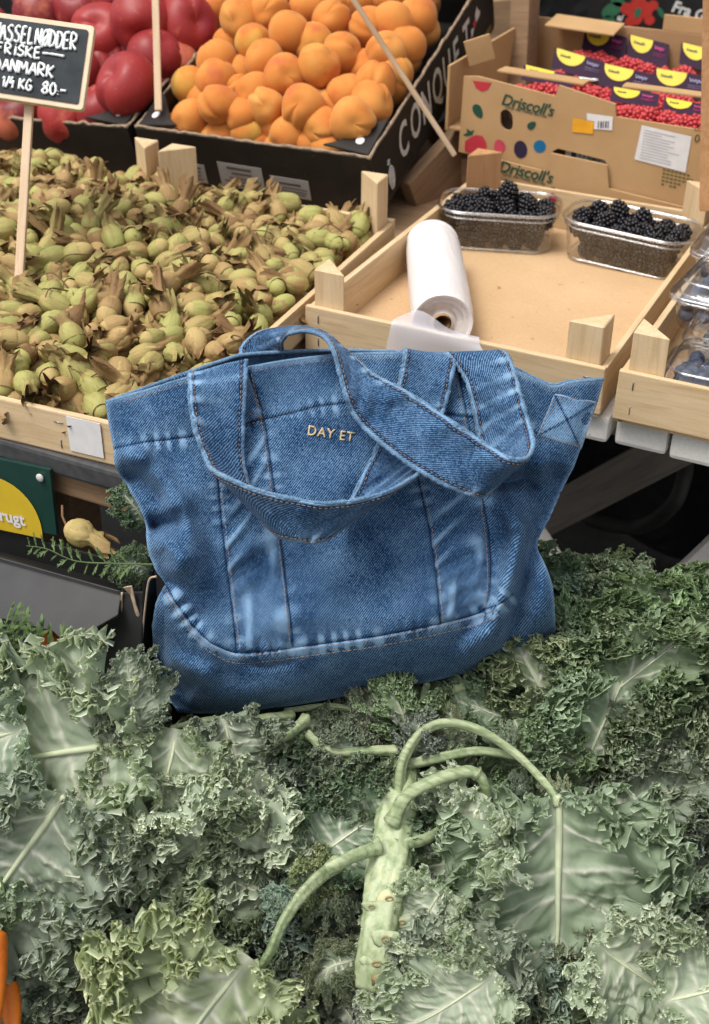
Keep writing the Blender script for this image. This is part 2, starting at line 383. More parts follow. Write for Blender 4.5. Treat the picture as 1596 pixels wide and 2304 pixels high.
# ================================================================== CARDBOARD BOXES OF STONE FRUIT
def fruit_box(label, o, xv, yv, w, l, h, lettering=False):
    xv = Vector(xv).normalized(); yv = Vector(yv); yv = (yv - xv * yv.dot(xv)).normalized(); zv = xv.cross(yv)
    m = Matrix.Identity(4)
    for i in range(3): m[i][0] = xv[i]; m[i][1] = yv[i]; m[i][2] = zv[i]; m[i][3] = o[i]
    c = thing('fruit_box', label, 'box', mw=m)      # origin: front left rim corner, z up out of the box
    T = .005
    box('front_wall', (w, T, h), (w / 2, T / 2, -h / 2), BLACK, c, .0012)
    box('back_wall', (w, T, h), (w / 2, l - T / 2, -h / 2), BLACK, c, .0012)
    box('side_wall', (T, l - 2 * T - .001, h), (T / 2, l / 2, -h / 2), BLACK, c, .0012)
    box('side_wall', (T, l - 2 * T - .001, h), (w - T / 2, l / 2, -h / 2), BLACKSIDE, c, .0012)
    box('floor', (w - .002, l - .002, T), (w / 2, l / 2, -h - T / 2 - .0005), BLACK, c, .001)
    for (x, y, sx, sy) in ((T, T, 1, 1), (w - T, T, -1, 1), (T, l - T, 1, -1), (w - T, l - T, -1, -1)):
        pol = [(0, 0), (sx * .062, 0), (sx * .045, sy * .012), (sx * .014, sy * .058), (0, sy * .07)]
        if sx * sy < 0: pol = pol[::-1]
        q = obj('corner_gusset', prismmesh('corner_gusset', pol, .004, .0008), BLACK, c); q.location = (x, y, -.001)
        q.rotation_euler = (0.10 * sy, -.12 * sx, 0)
        d = obj('sticker', prismmesh('sticker', [(.0055 * math.cos(a), .0065 * math.sin(a)) for a in np.linspace(0, 2 * PI, 14, endpoint=False)], .0008, 0), PAPER, q); d.location = (sx * .019, sy * .019, .0042)
    # torn, rubbed paper edges along the rim
    for (a, b) in (((.0, .0025), (w, .0025)), ((w - .0025, .0), (w - .0025, l)), ((.0025, 0), (.0025, l))):
        n = 46; P = np.zeros((n, 3)); P[:, 0] = np.linspace(a[0], b[0], n); P[:, 1] = np.linspace(a[1], b[1], n); P[:, 2] = .0008 + rng.normal(0, .0009, n)
        tube('worn_edge', P, .0018 + .0009 * rng.random(n), WORN, c, nseg=6)
    return c
apbox = fruit_box('black cardboard box full of orange apricots, white lettering on its side', (-.418, .300, .119), (.34, .014, .004), (-.020, .42, .142), .345, .47, .088)
peabox = fruit_box('black cardboard box of red peaches behind the chalkboard sign', (-.742, .285, .098), (.31, .016, .018), (-.015, .42, .12), .312, .45, .085)
# lettering on the outer right side of the apricot box
sidem = Matrix(((0, 0, 1, .3456), (1, 0, 0, 0), (0, 1, 0, 0), (0, 0, 0, 1)))      # text x -> depth, text y -> up
for i, ch in enumerate('CONQUET'):
    me = textmesh(ch, .070, 0, .0012); q = obj('lettering', me, PRINTW, apbox)
    q.matrix_local = sidem @ Matrix.Translation((.085 + i * .042, -.064, .0)) @ Matrix.Diagonal((.66, 1.0, 1, 1))
em = [];
for k in range(7):
    a = np.linspace(0, 2 * PI, 22); r = .010 * (1 - .13 * k)
    P = np.stack([np.full(22, .3464), .050 + r * np.cos(a) * .9 + .0006 * rng.normal(size=22), -.062 + 1.75 * r * np.sin(a) + .0006 * rng.normal(size=22)], 1)
    em.append(tube_vf(P, .00075, 5, False))
P = np.stack([np.full(12, .3464), .046 + .004 * np.cos(np.linspace(0, 9, 12)), -.041 + .008 * np.linspace(0, 1, 12)], 1); em.append(tube_vf(P, .0008, 5))
Ve, Fe = joinvf(em); obj('emblem', mesh('emblem', Ve, Fe, True), PRINTW, apbox)
REDP = plain('red_print', (.42, .04, .05), .5, .3); YELP = plain('yellow_print', (.62, .45, .05), .5, .3); GRNP = plain('dark_green_print', (.025, .09, .055), .6, .3)
for (y, z, r, mt) in ((.395, -.030, .010, PRINTW), (.383, -.036, .007, REDP), (.372, -.043, .006, PRINTW), (.366, -.05, .005, REDP)):
    V = [(.3462, y + p[0], z + p[1]) for p in blob(9, r)]; obj('printed_mark', mesh('printed_mark', V, [list(range(9))]), mt, apbox)
V = [(.3460, .33, -.083), (.3460, .45, -.083), (.3460, .45, -.074), (.3460, .33, -.079)]; obj('printed_stripe', mesh('printed_stripe', V, [(0, 1, 2, 3)]), plain('ochre_print', (.20, .15, .03), .6, .3), apbox)
# paper labels on its front
def paper_label(parent, x, z, w, h, lines, y=-.0008, skew=0.0):
    p = box('paper_label', (w, .0006, h), (x, y, z), plain('grey_label_paper', (.36, .34, .31), .7, .2, .06), parent, 0, rot=(0, skew, 0))
    for k, (f, a, th) in enumerate(lines):
        b_ = box('print_line', (w * a, .0004, th), (random.uniform(-.05, .05) * w, -.0006, h * f), plain('label_ink', (.09, .085, .08), .7, .2), p, 0)
    return p
paper_label(apbox, .075, -.060, .040, .030, ((.3, .6, .002), (.1, .7, .0012), (-.1, .6, .0012), (-.3, .7, .0012)), skew=.02)
paper_label(apbox, .150, -.056, .066, .038, ((.33, .55, .0035), (.12, .45, .0022), (-.08, .65, .0016), (-.22, .75, .0016), (-.36, .6, .0016)), skew=.02)
paper_label(apbox, .222, -.062, .056, .030, ((.2, .6, .003), (-.02, .85, .0012), (-.18, .85, .0012), (-.32, .8, .0012)), skew=.02)
# flap standing up at the box's right front corner
fl = obj('torn_flap', prismmesh('torn_flap', [(0, 0), (.03, 0), (.036, .046), (.030, .048), (.004, .016)], .004, .0006), BLACK, apbox); fl.matrix_local = frame((.285, .030, .0), (1, .45, 0), (-.5, 1, .1))

# ================================================================== BERRY CARTONS
def plate(name, loops, y0, th, mat, parent, org):   # outline in (x,z) with optional holes, thickness along +Y
    bm = bmesh.new(); ed = []
    for lp in loops:
        vs_ = [bm.verts.new((p[0] - org[0], y0 - org[1], p[1] - org[2])) for p in lp]
        for a, b in zip(vs_, vs_[1:] + vs_[:1]): ed.append(bm.edges.new((a, b)))
    bmesh.ops.triangle_fill(bm, use_beauty=True, use_dissolve=False, edges=ed)
    r = bmesh.ops.extrude_face_region(bm, geom=list(bm.faces))
    for e in r['geom']:
        if isinstance(e, bmesh.types.BMVert): e.co.y += th
    bmesh.ops.recalc_face_normals(bm, faces=list(bm.faces))
    me = bpy.data.meshes.new(name); bm.to_mesh(me); bm.free(); return obj(name, me, mat, parent)
def XZ(x, y, Y): p = atY(x, y, Y); return (p[0], p[2])
YF = .505
def carton_pts(L, Y): return [XZ(x, y, Y) for x, y in L]
ubx = thing('berry_carton', 'brown cardboard berry carton printed with fruit, open and full of raspberry punnets', 'carton', (-.052, YF, .110))
oval = [(1140 + 14 * math.cos(a) + 3 * math.sin(a), 270 + (18 if math.sin(a) > 0 else 18) * math.sin(a) + 6 * (1 if math.sin(a) > 0 else -1)) for a in np.linspace(0, 2 * PI, 20, endpoint=False)]
outer = [(1044, 172), (1075, 172), (1250, 217), (1258, 192), (1385, 235), (1386, 263), (1640, 303), (1612, 520), (1367, 440), (1366, 368), (1360, 360), (1256, 334), (1244, 340), (1240, 392), (1032, 341)]
plate('front_wall', [carton_pts(outer, YF), carton_pts(oval, YF)], YF, .004, CARD, ubx, (-.052, YF, .110))
XR = .62
def ubox(name, size, cen, mat, rot=(0, 0, 0), bev=.001): return box(name, size, (cen[0] + .04, cen[1] - YF, cen[2] - .10), mat, ubx, bev, rot)
ubox('side_wall', (.004, .325, .086), (-.041, YF + .168, .1430), CARD)
ubox('side_wall', (.004, .325, .086), (XR, YF + .168, .1430), CARD)
ubox('back_wall', (XR + .04, .004, .088), (XR / 2 - .02, YF + .333, .1440), CARDIN)
ubox('back_tab', (.34, .004, .022), (.33, YF + .3335, .1990), CARD)
ubox('floor', (XR + .036, .322, .004), (XR / 2 - .02, YF + .167, .103), CARDIN)
ubox('corner_flap', (.105, .055, .003), (.052, YF + .300, .1905), CARD, rot=(.10, .03, .0))
ubox('top_ledge', (.12, .028, .003), (.085, YF + .024, .1835), CARD, rot=(-.04, .02, -.03))
ubox('front_ledge', (.36, .020, .003), (.375, YF + .014, .1875), CARD)
ubox('side_flap', (.036, .004, .034), (-.018, YF + .055, .198), CARD, rot=(0, -.3, .5))
lbx = thing('berry_carton', 'lower brown cardboard berry carton standing behind the blackberry crate', 'carton', (-.01, .497, .010))
YL = .497
o_l = [(1088, 352), (1236, 388), (1240, 345), (1366, 372), (1370, 425), (1640, 492), (1612, 600), (1080, 505)]
holeL = [(1135 + 15 * math.cos(a), 415 + 12 * math.sin(a)) for a in np.linspace(0, 2 * PI, 16, endpoint=False)]
holeR = [(1472 + 16 * math.cos(a), 484 + 12 * math.sin(a)) for a in np.linspace(0, 2 * PI, 16, endpoint=False)]
plate('front_wall', [carton_pts(o_l, YL), carton_pts(holeL, YL), carton_pts(holeR, YL)], YL, .004, CARD, lbx, (-.01, YL, .010))
box('side_wall', (.004, .38, .10), (.003, .20, .052), CARD, lbx); box('side_wall', (.004, .38, .10), (.50, .20, .052), CARD, lbx)
box('top_sheet', (.50, .375, .003), (.25, .205, .1025), CARDIN, lbx); box('floor', (.49, .37, .003), (.25, .20, .003), CARDIN, lbx)
# printed fruit, lettering and stickers on the cartons (in the plane of the front wall)
INKG = plain('dark_green_ink', (.02, .07, .045), .7, .2); INKR = plain('red_ink', (.46, .035, .05), .7, .2); INKP = plain('purple_ink', (.028, .018, .045), .7, .2); INKB = plain('blue_ink', (.012, .13, .28), .7, .2); INKO = plain('orange_sticker', (.78, .36, .02), .6, .3); INKW = PAPER; INKT = plain('olive_ink', (.10, .11, .035), .7, .2); INKPK = plain('pink_ink', (.50, .06, .09), .7, .2)
def decal(name, pts, mat, parent, Y, lift=.0006, org=None):
    org = org or tuple(parent.location); V = []
    for x, y in pts:
        p = atY(x, y, Y); V.append((p[0] - org[0], Y - lift - org[1], p[2] - org[2]))
    return obj(name, mesh(name, V, [list(range(len(V)))[::-1]]), mat, parent)
def ell(cx, cy, a, b, rot=0, n=22, shape=0.0):
    r = math.radians(rot); out = []
    for k in range(n):
        t = 6.28318 * k / n; x = a * math.cos(t); y = b * math.sin(t) * (1 - shape * math.cos(t))
        out.append((cx + x * math.cos(r) - y * math.sin(r), cy + x * math.sin(r) + y * math.cos(r)))
    return out
decal('printed_strawberry', [(1046, 340), (1047, 318), (1060, 308), (1072, 303), (1086, 306), (1095, 320), (1097, 345), (1075, 349)], INKR, ubx, YF)
decal('printed_stem', [(1042, 304), (1052, 298), (1050, 289), (1060, 295), (1068, 292), (1063, 303), (1052, 306)], INKG, ubx, YF)
decal('printed_strawberry', [(1064, 181), (1107, 186), (1098, 201), (1085, 206), (1072, 198)], INKR, ubx, YF)
decal('printed_raspberry', ell(1125, 330, 13, 16, 0, shape=.2), INKPK, ubx, YF)
decal('printed_blackberry', ell(1172, 336, 15, 20, -8), INKP, ubx, YF)
decal('printed_blueberry', ell(1215, 329, 14, 14), INKB, ubx, YF)
decal('printed_leaf', ell(1076, 250, 17, 10, 62, shape=.2), INKG, ubx, YF)
decal('printed_leaf', ell(1197, 282, 11, 8, -40, shape=.2), INKG, ubx, YF)
decal('printed_leaf', ell(1240, 428, 11, 6, -30), INKG, lbx, YL)
def wall_text(s, x, y, Y, hD, mat, parent, slope=.235, shear=.12, bold=.0, sp=1.0, lift=.0008):
    p = Vector(atY(x, y, Y)); q = Vector(atY(x + 100, y + 100 * slope, Y))
    size = (Vector(atY(x, y - hD, Y)) - p).length / .70
    me = textmesh(s, size, shear, bold * size, sp)
    o = obj('lettering', me, mat, parent)
    m = frame((0, 0, 0), q - p, (0, -1, 0)); m.translation = Vector((p.x, Y - lift, p.z)) - parent.location
    o.matrix_local = m; return o
wall_text("Driscoll's", 1127, 234, YF, 25, INKG, ubx, shear=.22, bold=.018, sp=.96)
wall_text("Only the Finest Berries", 1137, 243, YF, 7.5, INKG, ubx, shear=.3, bold=.01)
wall_text("Driscoll's", 1121, 384, YL, 25, INKG, lbx, shear=.22, bold=.018, sp=.96)
wall_text("Only the Finest Berries", 1131, 394, YL, 7.5, INKG, lbx, shear=.3, bold=.01)
decal('orange_sticker', [(1290, 264), (1337, 274), (1335, 301), (1288, 296)], INKO, ubx, YF, .0012)
decal('white_sticker', [(1321, 254), (1380, 262), (1378, 293), (1337, 290), (1338, 273), (1322, 270)], INKW, ubx, YF, .0009)
for k in range(5): decal('barcode_line', [(1347 + 5.5 * k, 272), (1349 + 5.5 * k + (k % 2), 272), (1348 + 5.5 * k + (k % 2), 287), (1346 + 5.5 * k, 287)], INKP, ubx, YF, .0015)
decal('white_label', [(1445, 281), (1557, 307), (1543, 388), (1428, 358)], INKW, ubx, YF, .0009)
GREYINK = plain('faint_grey_ink', (.40, .39, .40), .7, .2)
for k in range(11):
    y0 = 291 + 6.2 * k; L = random.choice((40, 70, 85, 60))
    decal('print_line', [(1451 - k * 1.1, y0), (1451 - k * 1.1 + L, y0 + L * .235), (1451 - k * 1.1 + L, y0 + L * .235 + 1.6), (1451 - k * 1.1, y0 + 1.6)], GREYINK, ubx, YF, .0013)
for k in range(5):
    y0 = 379 + 8.2 * k; L = (62, 72, 66, 78, 80)[k]
    for q in range(0, L, 9):
        if random.random() < .9: decal('print_line', [(1492 + q - k, y0 + q * .235), (1492 + q + 6.5 - k, y0 + (q + 6.5) * .235), (1492 + q + 6.5 - k, y0 + 3.4 + (q + 6.5) * .235), (1492 + q - k, y0 + 3.4 + q * .235)], INKT, ubx, YF, .0008)
wall_text("Summer", 1561, 292, YF, 6, INKT, ubx, bold=.01); wall_text("0-2", 1561, 318, YF, 18, INKT, ubx, shear=0, bold=.005)
# inside the cut-out: the end of a punnet sleeve
sl = box('sleeve', (.075, .002, .045), tuple(Vector(atY(1335, 352, YF + .012)) - ubx.location), plain('pale_sleeve', (.50, .48, .46), .5, .3), ubx, 0)
box('sleeve', (.05, .002, .05), tuple(Vector(atY(1140, 270, YF + .016)) - ubx.location), plain('hole_shade_brown', (.07, .045, .035), .6, .25), ubx, 0)  # added dark panel behind the oval hole, stands in for the shade inside
wall_text("Fresh", 1302, 352, YF + .009, 16, INKG, ubx, shear=.05, bold=.01)
wall_text("& Juicy", 1300, 370, YF + .009, 16, INKG, ubx, shear=.05, bold=.01)
box('sleeve_edge', (.007, .002, .045), tuple(Vector(atY(1292, 345, YF + .0115)) - ubx.location), INKP, ubx, 0)
# ================================================================== FRUIT
def sphere_vf(nu, nv):
    th = np.linspace(0, 2 * PI, nu, endpoint=False); ph = np.linspace(.0, PI, nv)
    T, Pn = np.meshgrid(th, ph, indexing='ij')
    return T, Pn, grid_faces(nu, nv, True)
def fruit_mesh(name, R, seed, crease=.12, dimple=.16, squash=.96, lump=.02):
    r_ = np.random.default_rng(seed); T, Pn, F = sphere_vf(40, 26)
    w = np.abs(((T - PI + PI) % (2 * PI)) - PI)             # angle from the suture
    w = np.minimum(T, 2 * PI - T)
    rr = np.ones_like(T) - crease * np.exp(-(w / .16) ** 2) * np.sin(Pn) ** .6 + crease * .35 * np.exp(-((w - .42) / .25) ** 2) * np.sin(Pn)
    rr -= dimple * np.exp(-(Pn / .34) ** 2); rr -= .035 * np.exp(-((PI - Pn) / .25) ** 2)
    for k in range(4):
        a, b = r_.integers(1, 4, 2); rr += lump * r_.normal() * np.sin(a * T + r_.uniform(0, 6)) * np.sin(b * Pn) ** 2
    X = rr * np.sin(Pn) * np.cos(T); Y = rr * np.sin(Pn) * np.sin(T) * r_.uniform(.93, 1.0); Z = rr * np.cos(Pn) * squash
    me = mesh(name, (np.stack([X, Y, Z], -1) * R).reshape(-1, 3), F, True)
    return me
def rand_rot(bias=None):
    q = Vector((random.gauss(0, 1), random.gauss(0, 1), random.gauss(0, 1))).normalized()
    return Matrix.Rotation(random.uniform(0, 2 * PI), 4, q)
def mk_apricot():
    t = NT('apricot_skin'); v = t.coord(); a = t.noise(v, 22, 3); b = t.noise(v, 1400, 2); r = t.rand(); s = t.noise(v, 260, 3)
    base = t.ramp(r, [(0, (.55, .205, .045)), (.45, (.60, .25, .060)), (.8, (.62, .29, .075)), (1, (.57, .35, .07))])
    c = t.mix(t.rng(a, .35, .62), base, (.57, .19, .04)); c = t.mix(t.rng(a, .58, .72, 0, .75), c, (.46, .11, .055))
    c = t.mix(t.rng(s, .70, .74, 0, .5), c, (.30, .10, .03))
    return t.fin(c, .72, .14, t.bump(b, .08, .0004), Sheen_Weight=.22, Sheen_Roughness=.4, Sheen_Tint=(1, .85, .6, 1), Subsurface_Weight=.12, Subsurface_Radius=(.02, .006, .002), Subsurface_Scale=.3)
def mk_peach():
    t = NT('peach_skin'); v = t.coord(); a = t.noise(v, 13, 4, .6); b = t.noise(v, 1400, 2); r = t.rand()
    red = t.ramp(r, [(0, (.16, .010, .014)), (.4, (.24, .016, .018)), (.8, (.34, .028, .024)), (1, (.085, .006, .010))])
    c = t.mix(t.rng(a, .54, .68, 0, .85), red, (.58, .17, .09)); c = t.mix(t.rng(a, .30, .42, .75, 0), c, (.20, .012, .025))
    fl = t.noise(v, 170, 3, .7); c = t.mix(t.rng(fl, .62, .74, 0, .45), c, (.60, .27, .14))
    return t.fin(c, .44, .34, t.bump(b, .06, .0004), Sheen_Weight=.06, Sheen_Roughness=.5, Sheen_Tint=(1, .7, .65, 1))
APR, PEA = mk_apricot(), mk_peach()
ap_me = [fruit_mesh('apricot', .0280, s, crease=c, dimple=.13) for s, c in ((1, .10), (2, .07), (3, .13), (4, .045))]
pe_me = [fruit_mesh('peach', .0430, s, crease=c, dimple=d, squash=q, lump=.015) for s, c, d, q in ((11, .08, .22, .9), (12, .10, .28, .82), (13, .05, .2, .92))]
STEM = plain('woody_stem', (.10, .06, .03), .8, .2)
def box_place(bx, x, y, h):        # ray through a sheet point meets the box's rim plane raised by h
    M_ = bx.matrix_world; n = np.array(M_.col[2][:3]); o = np.array(M_.col[3][:3]) + n * h
    d = ray(x, y); P = CC + d * (((o - CC) @ n) / (d @ n))
    yv = np.array(M_.col[1][:3]); o2 = np.array(M_.col[3][:3]); q = (P - o2) @ yv
    if q < .036: P = CC + d * (((o2 + yv * .036 - CC) @ yv) / (d @ yv))
    xv = np.array(M_.col[0][:3]); wmax = .300 if bx is apbox else 9; q = (P - o2) @ xv
    if q > wmax: P = P - xv * (q - wmax) * .8
    return P
bpy.context.view_layer.update()
def put_fruit(nm, meshes, mat, P, label, cat, group, face=None, sc=1.0):
    me = random.choice(meshes); o = obj(nm, me, mat)
    m = Matrix.Translation(P) @ (face if face is not None else rand_rot()) @ Matrix.Diagonal((sc, sc, sc, 1))
    o.matrix_world = m; return tag(o, label, cat, group)
def facing(tilt=.5, spin=0.0, leanx=0.0):      # stalk dimple (local +Z) turned towards the customer
    z = Vector(CTO) * (1 - abs(tilt) * .4) + Vector(CUP) * tilt + Vector(CRIGHT) * leanx
    q = z.to_track_quat('Z', 'Y').to_matrix().to_4x4(); return q @ Matrix.Rotation(spin, 4, 'Z')
A_LAB = 'ripe orange apricot in the heap in the black box'
# visible apricots (sheet position, height over the rim, scale)
apr = [(742, 337, .014, 1), (580, 322, .012, .93), (650, 306, .024, .98), (806, 272, .030, 1.06), (727, 287, .014, .98), (505, 305, .012, .96), (430, 268, .018, .98), (492, 237, .032, 1.0), (682, 240, .036, 1.05), (600, 240, .030, .9), (545, 262, .02, .85), (899, 243, .026, 1.06), (778, 212, .026, 1.0), (863, 190, .034, 1.04), (942, 172, .020, .95), (575, 208, .032, .97), (485, 180, .030, 1.0), (425, 190, .022, .9), (536, 205, .016, .8),
       (640, 170, .050, 1.02), (717, 150, .054, 1.05), (770, 118, .044, .98), (870, 118, .040, 1.02), (957, 108, .030, 1.02), (487, 136, .040, 1.02), (596, 136, .044, 1.0), (572, 97, .046, .96), (706, 98, .044, 1.02), (885, 55, .046, 1.1), (652, 72, .060, 1.04), (542, 43, .052, 1.1), (605, 26, .056, 1.03), (745, 45, .052, .98), (690, 20, .045, .95), (830, 60, .046, .98), (955, 40, .040, 1.05), (725, -5, .05, 1), (800, 0, .05, 1.02), (870, -12, .05, 1.0), (650, -25, .055, 1), (560, -30, .055, 1), (940, -30, .045, 1), (480, 20, .03, .95), (990, 75, .014, .9), (412, 300, .004, .9), (620, 276, .006, .9), (690, 330, .0, .9), (845, 300, .004, .9), (835, 235, .008, .95), (520, 100, .02, .95), (655, 225, .016, .9), (740, 245, .012, .9), (820, 155, .02, .95), (915, 130, .014, .95), (660, 120, .022, .95), (760, 85, .026, .95), (540, 165, .018, .95), (905, 200, .006, .95), (460, 225, .006, .95), (560, 295, .002, .9)]
for i, (x, y, h, s) in enumerate(apr):
    lab, grp = 'ripe orange apricot ' + ('in the front row of the black box' if y > 255 else 'in the middle of the heap in the black box' if y > 130 else 'at the back of the heap, near the top frame edge') + (', left half' if x < 690 else ', right half'), 'apricots in the black box'
    if i == 29: lab, grp = 'yellowest, least ripe apricot near the top of the heap in the black box', 'apricots in the black box'
    put_fruit('apricot', ap_me, APR, box_place(apbox, x, y, h - .012), lab, 'apricot', grp, face=facing(random.uniform(-1.2, 1.0), random.uniform(0, 6.3), random.uniform(-1.3, 1.3)) if random.random() < .75 else None, sc=s * 1.0)
inv = apbox.matrix_world.inverted()
for yy in np.arange(.04, .46, .053):          # the layer underneath
    for xx in np.arange(.04, .31, .055):
        p = apbox.matrix_world @ Vector((xx + random.uniform(-.006, .006), yy + random.uniform(-.006, .006), -.030))
        put_fruit('apricot', ap_me, APR, p, 'orange apricot in the lower layer of the heap in the black box', 'apricot', 'apricots in the black box')
pea = [(285, 190, .050, 1.08, .3), (230, 78, .056, 1.08, .1), (320, 48, .072, 1.1, -.8), (425, 62, .050, 1.12, -.1), (352, 130, .040, .98, .6), (228, 250, .016, .92, .9), (150, 262, .020, 1.0, .8), (40, 258, .020, 1.05, .6), (178, 20, .066, 1.0, .5), (95, 30, .066, 1.05, .8), (110, 150, .050, 1.0, .5), (20, 130, .05, 1.0, .3), (170, 165, .03, 1, .5), (250, -10, .07, 1.0, .2), (330, -40, .07, 1, .2), (440, -30, .05, 1, .2), (372, 190, .006, .9, .3), (-50, 230, .03, 1, .4), (-40, 60, .05, 1, .4), (295, 110, .03, .95, .4), (80, -30, .07, 1, .2), (395, 150, .02, .85, .3), (250, 150, .02, .95, .2)]
for i, (x, y, h, s, tl) in enumerate(pea):
    lab = 'red peach ' + ('behind the chalkboard sign' if x < 200 else 'between the chalkboard and the upright stick' if x < 350 else 'right of the upright stick') + (', top row' if y < 60 else ', lower down')
    if i == 0: lab = 'large crimson peach with a deep crease at the front right of its box'
    if i == 3: lab = 'dark maroon peach with its stalk hollow facing out, beside the apricots'
    put_fruit('peach', pe_me, PEA, box_place(peabox, x, y, h - .022), lab, 'peach', 'peaches in the black box', face=facing(tl, random.uniform(0, 6.3), random.uniform(-.6, .6)), sc=s)
for yy in np.arange(.05, .42, .075):
    for xx in np.arange(.04, .30, .075):
        put_fruit('peach', pe_me, PEA, peabox.matrix_world @ Vector((xx, yy, -.038)), 'red peach in the lower layer of the box behind the chalkboard', 'peach', 'peaches in the black box')

# ================================================================== HAZELNUTS
def mk_nut(name, green, tan, brown, rib):
    t = NT(name); v = t.coord('Object'); a = t.noise(v, 55, 3); r = t.rand(); al = t.attr('along')
    stre = t.noise(t.coord('Object', (1, 1, .12)), 480, 2)
    base = t.ramp(r, [(0, green), (.40, tuple(.75 * g_ + .25 * b_ for g_, b_ in zip(green, tan))), (.62, tan), (.86, tan), (1, brown)])
    c = t.mix(t.rng(a, .5, .72, 0, .55), base, tan); c = t.mix(t.rng(stre, .5, .7, 0, .30), c, brown)
    c = t.mix(t.math('MULTIPLY', al, t.rng(a, .2, .7, .25, .95), True), c, brown)
    return t.fin(c, .68, .22, t.bump(stre, rib, .0008))
NUT = mk_nut('hazelnut_shell', (.36, .37, .115), (.44, .325, .135), (.28, .165, .075), .4)
HUSK = mk_nut('hazelnut_husk', (.35, .35, .115), (.37, .25, .105), (.185, .10, .043), .8)
TWIG = plain('dry_twig', (.17, .10, .05), .8, .2)
def nut_parts(seed):
    r_ = np.random.default_rng(seed); nu = 18
    T, Pn, F = sphere_vf(nu, 12)
    lo = r_.uniform(1.30, 1.75); R = .0106 * r_.uniform(.92, 1.12)
    rr = 1 + .035 * np.cos(r_.integers(5, 8) * T) * np.sin(Pn) + .05 * r_.normal() * np.cos(T + 1)
    z = np.cos(Pn) * lo; z = np.where(z < 0, z * .9, z)
    V = np.stack([rr * np.sin(Pn) * np.cos(T), rr * np.sin(Pn) * np.sin(T), z], -1).reshape(-1, 3) * R
    along = np.clip((V[:, 2] / R - .3) * .35, 0, 1)
    nut = (V, F, along)
    # husk: a sleeve hugging the bulb and drawn out into a ragged tail
    nv = 16; nh = 22; th = np.linspace(0, 2 * PI, nh, endpoint=False)
    start = r_.uniform(-.85, -.1) * lo; tail = r_.uniform(.9, 2.8); flare = r_.uniform(.10, .55)
    lob = r_.uniform(.55, 1.15, nh); lob = .55 * lob + .45 * np.roll(lob, 1)
    s = np.linspace(0, 1, nv)[None]; zz = start + (lo + tail - start) * s * lob[:, None] ** (1.0) 
    prof = np.sqrt(np.clip(1 - (np.clip(zz, -lo, lo) / lo) ** 2, 0.0, 1)) * 1.07
    neck = .52 + flare * np.clip((zz - lo * .8) / tail, 0, 1) ** 1.3
    rad = np.where(zz < lo * .62, np.maximum(prof, .45), neck + (np.maximum(prof, .45) - neck) * np.exp(-np.clip(zz - lo * .62, 0, 9) * 2.6))
    cr = 1 + (.10 + .30 * s) * np.sin(th * r_.integers(4, 7) + r_.uniform(0, 6))[:, None] * s + .06 * s * r_.normal(size=(nh, nv))
    rad = rad * cr
    bx_, by_ = r_.normal(0, .35, 2); k = np.clip(zz - lo * .5, 0, 9) ** 1.6 * .28
    squ = 1 - .62 * np.clip((zz - lo) / tail, 0, 1)
    H = np.stack([rad * np.cos(th)[:, None] + bx_ * k, rad * np.sin(th)[:, None] * squ + by_ * k, zz], -1).reshape(-1, 3) * R
    al = np.clip((zz - lo * .3) / tail, 0, 1).reshape(-1)
    return nut, (H, grid_faces(nh, nv, True), al)
def nut_me(nm, vfa):
    me = mesh(nm, vfa[0], vfa[1], True); a = me.attributes.new('along', 'FLOAT', 'POINT'); a.data.foreach_set('value', np.asarray(vfa[2], np.float32)); return me
NV = 12
nparts = [nut_parts(100 + k) for k in range(NV)]
nutm = [(nut_me('hazelnut', a), nut_me('husk', b)) for a, b in nparts]
cy_, sy_ = math.cos(NUTYAW), math.sin(NUTYAW)
def mound(x, y):      # world heap surface over the two hazelnut crates
    return .061 + .030 * np.exp(-(((x + .36) / .20) ** 2 + ((y - .03) / .20) ** 2)) + .012 * np.exp(-(((x + .2) / .12) ** 2 + ((y + .1) / .2) ** 2)) + .014 * np.exp(-(((x + .55) / .15) ** 2 + ((y - .14) / .15) ** 2)) + .004 * np.sin(40 * x + 3) * np.sin(33 * y)
ox, oy = nutc.location.x, nutc.location.y
cand = []
for _ in range(9000):
    lx = rng.uniform(-.322 + .015, .315 - .017); ly = rng.uniform(.024, .570)
    if abs(lx + .0035) < .012 and False: continue
    x = ox + lx * cy_ - ly * sy_; y = oy + lx * sy_ + ly * cy_
    cand.append((x, y))
pts = []; cell = {}; D0 = .0218
for x, y in cand:
    k = (int(x // D0), int(y // D0)); ok = True
    for a in (-1, 0, 1):
        for b in (-1, 0, 1):
            for q in cell.get((k[0] + a, k[1] + b), ()):
                if (q[0] - x) ** 2 + (q[1] - y) ** 2 < D0 * D0: ok = False; break
    if ok: cell.setdefault(k, []).append((x, y)); pts.append((x, y))
pts = np.array(pts); Z = mound(pts[:, 0], pts[:, 1])
pr = proj(np.c_[pts, Z])
def bag_hides(x, y): return y > np.interp(x, [240, 425, 540, 800, 1400], [945, 885, 830, 830, 830]) and x > 262
show = np.array([(-25 < a < 1000) and not bag_hides(a, b) and b < 1010 for a, b, _ in pr])
idx = np.where(show)[0]; idx = idx[np.argsort(pr[idx, 2])][:300]; chosen = set(idx.tolist())
def nut_mat(x, y, z):
    az = random.uniform(0, 2 * PI); el = random.gauss(.12, .42)
    d = Vector((math.cos(az) * math.cos(el), math.sin(az) * math.cos(el), math.sin(el)))
    q = d.to_track_quat('Z', 'Y').to_matrix().to_4x4() @ Matrix.Rotation(random.uniform(0, 6.3), 4, 'Z')
    s = random.uniform(.92, 1.18); return Matrix.Translation((x, y, z)) @ q @ Matrix.Diagonal((s, s, s, 1))
stuffN, stuffH = [], []
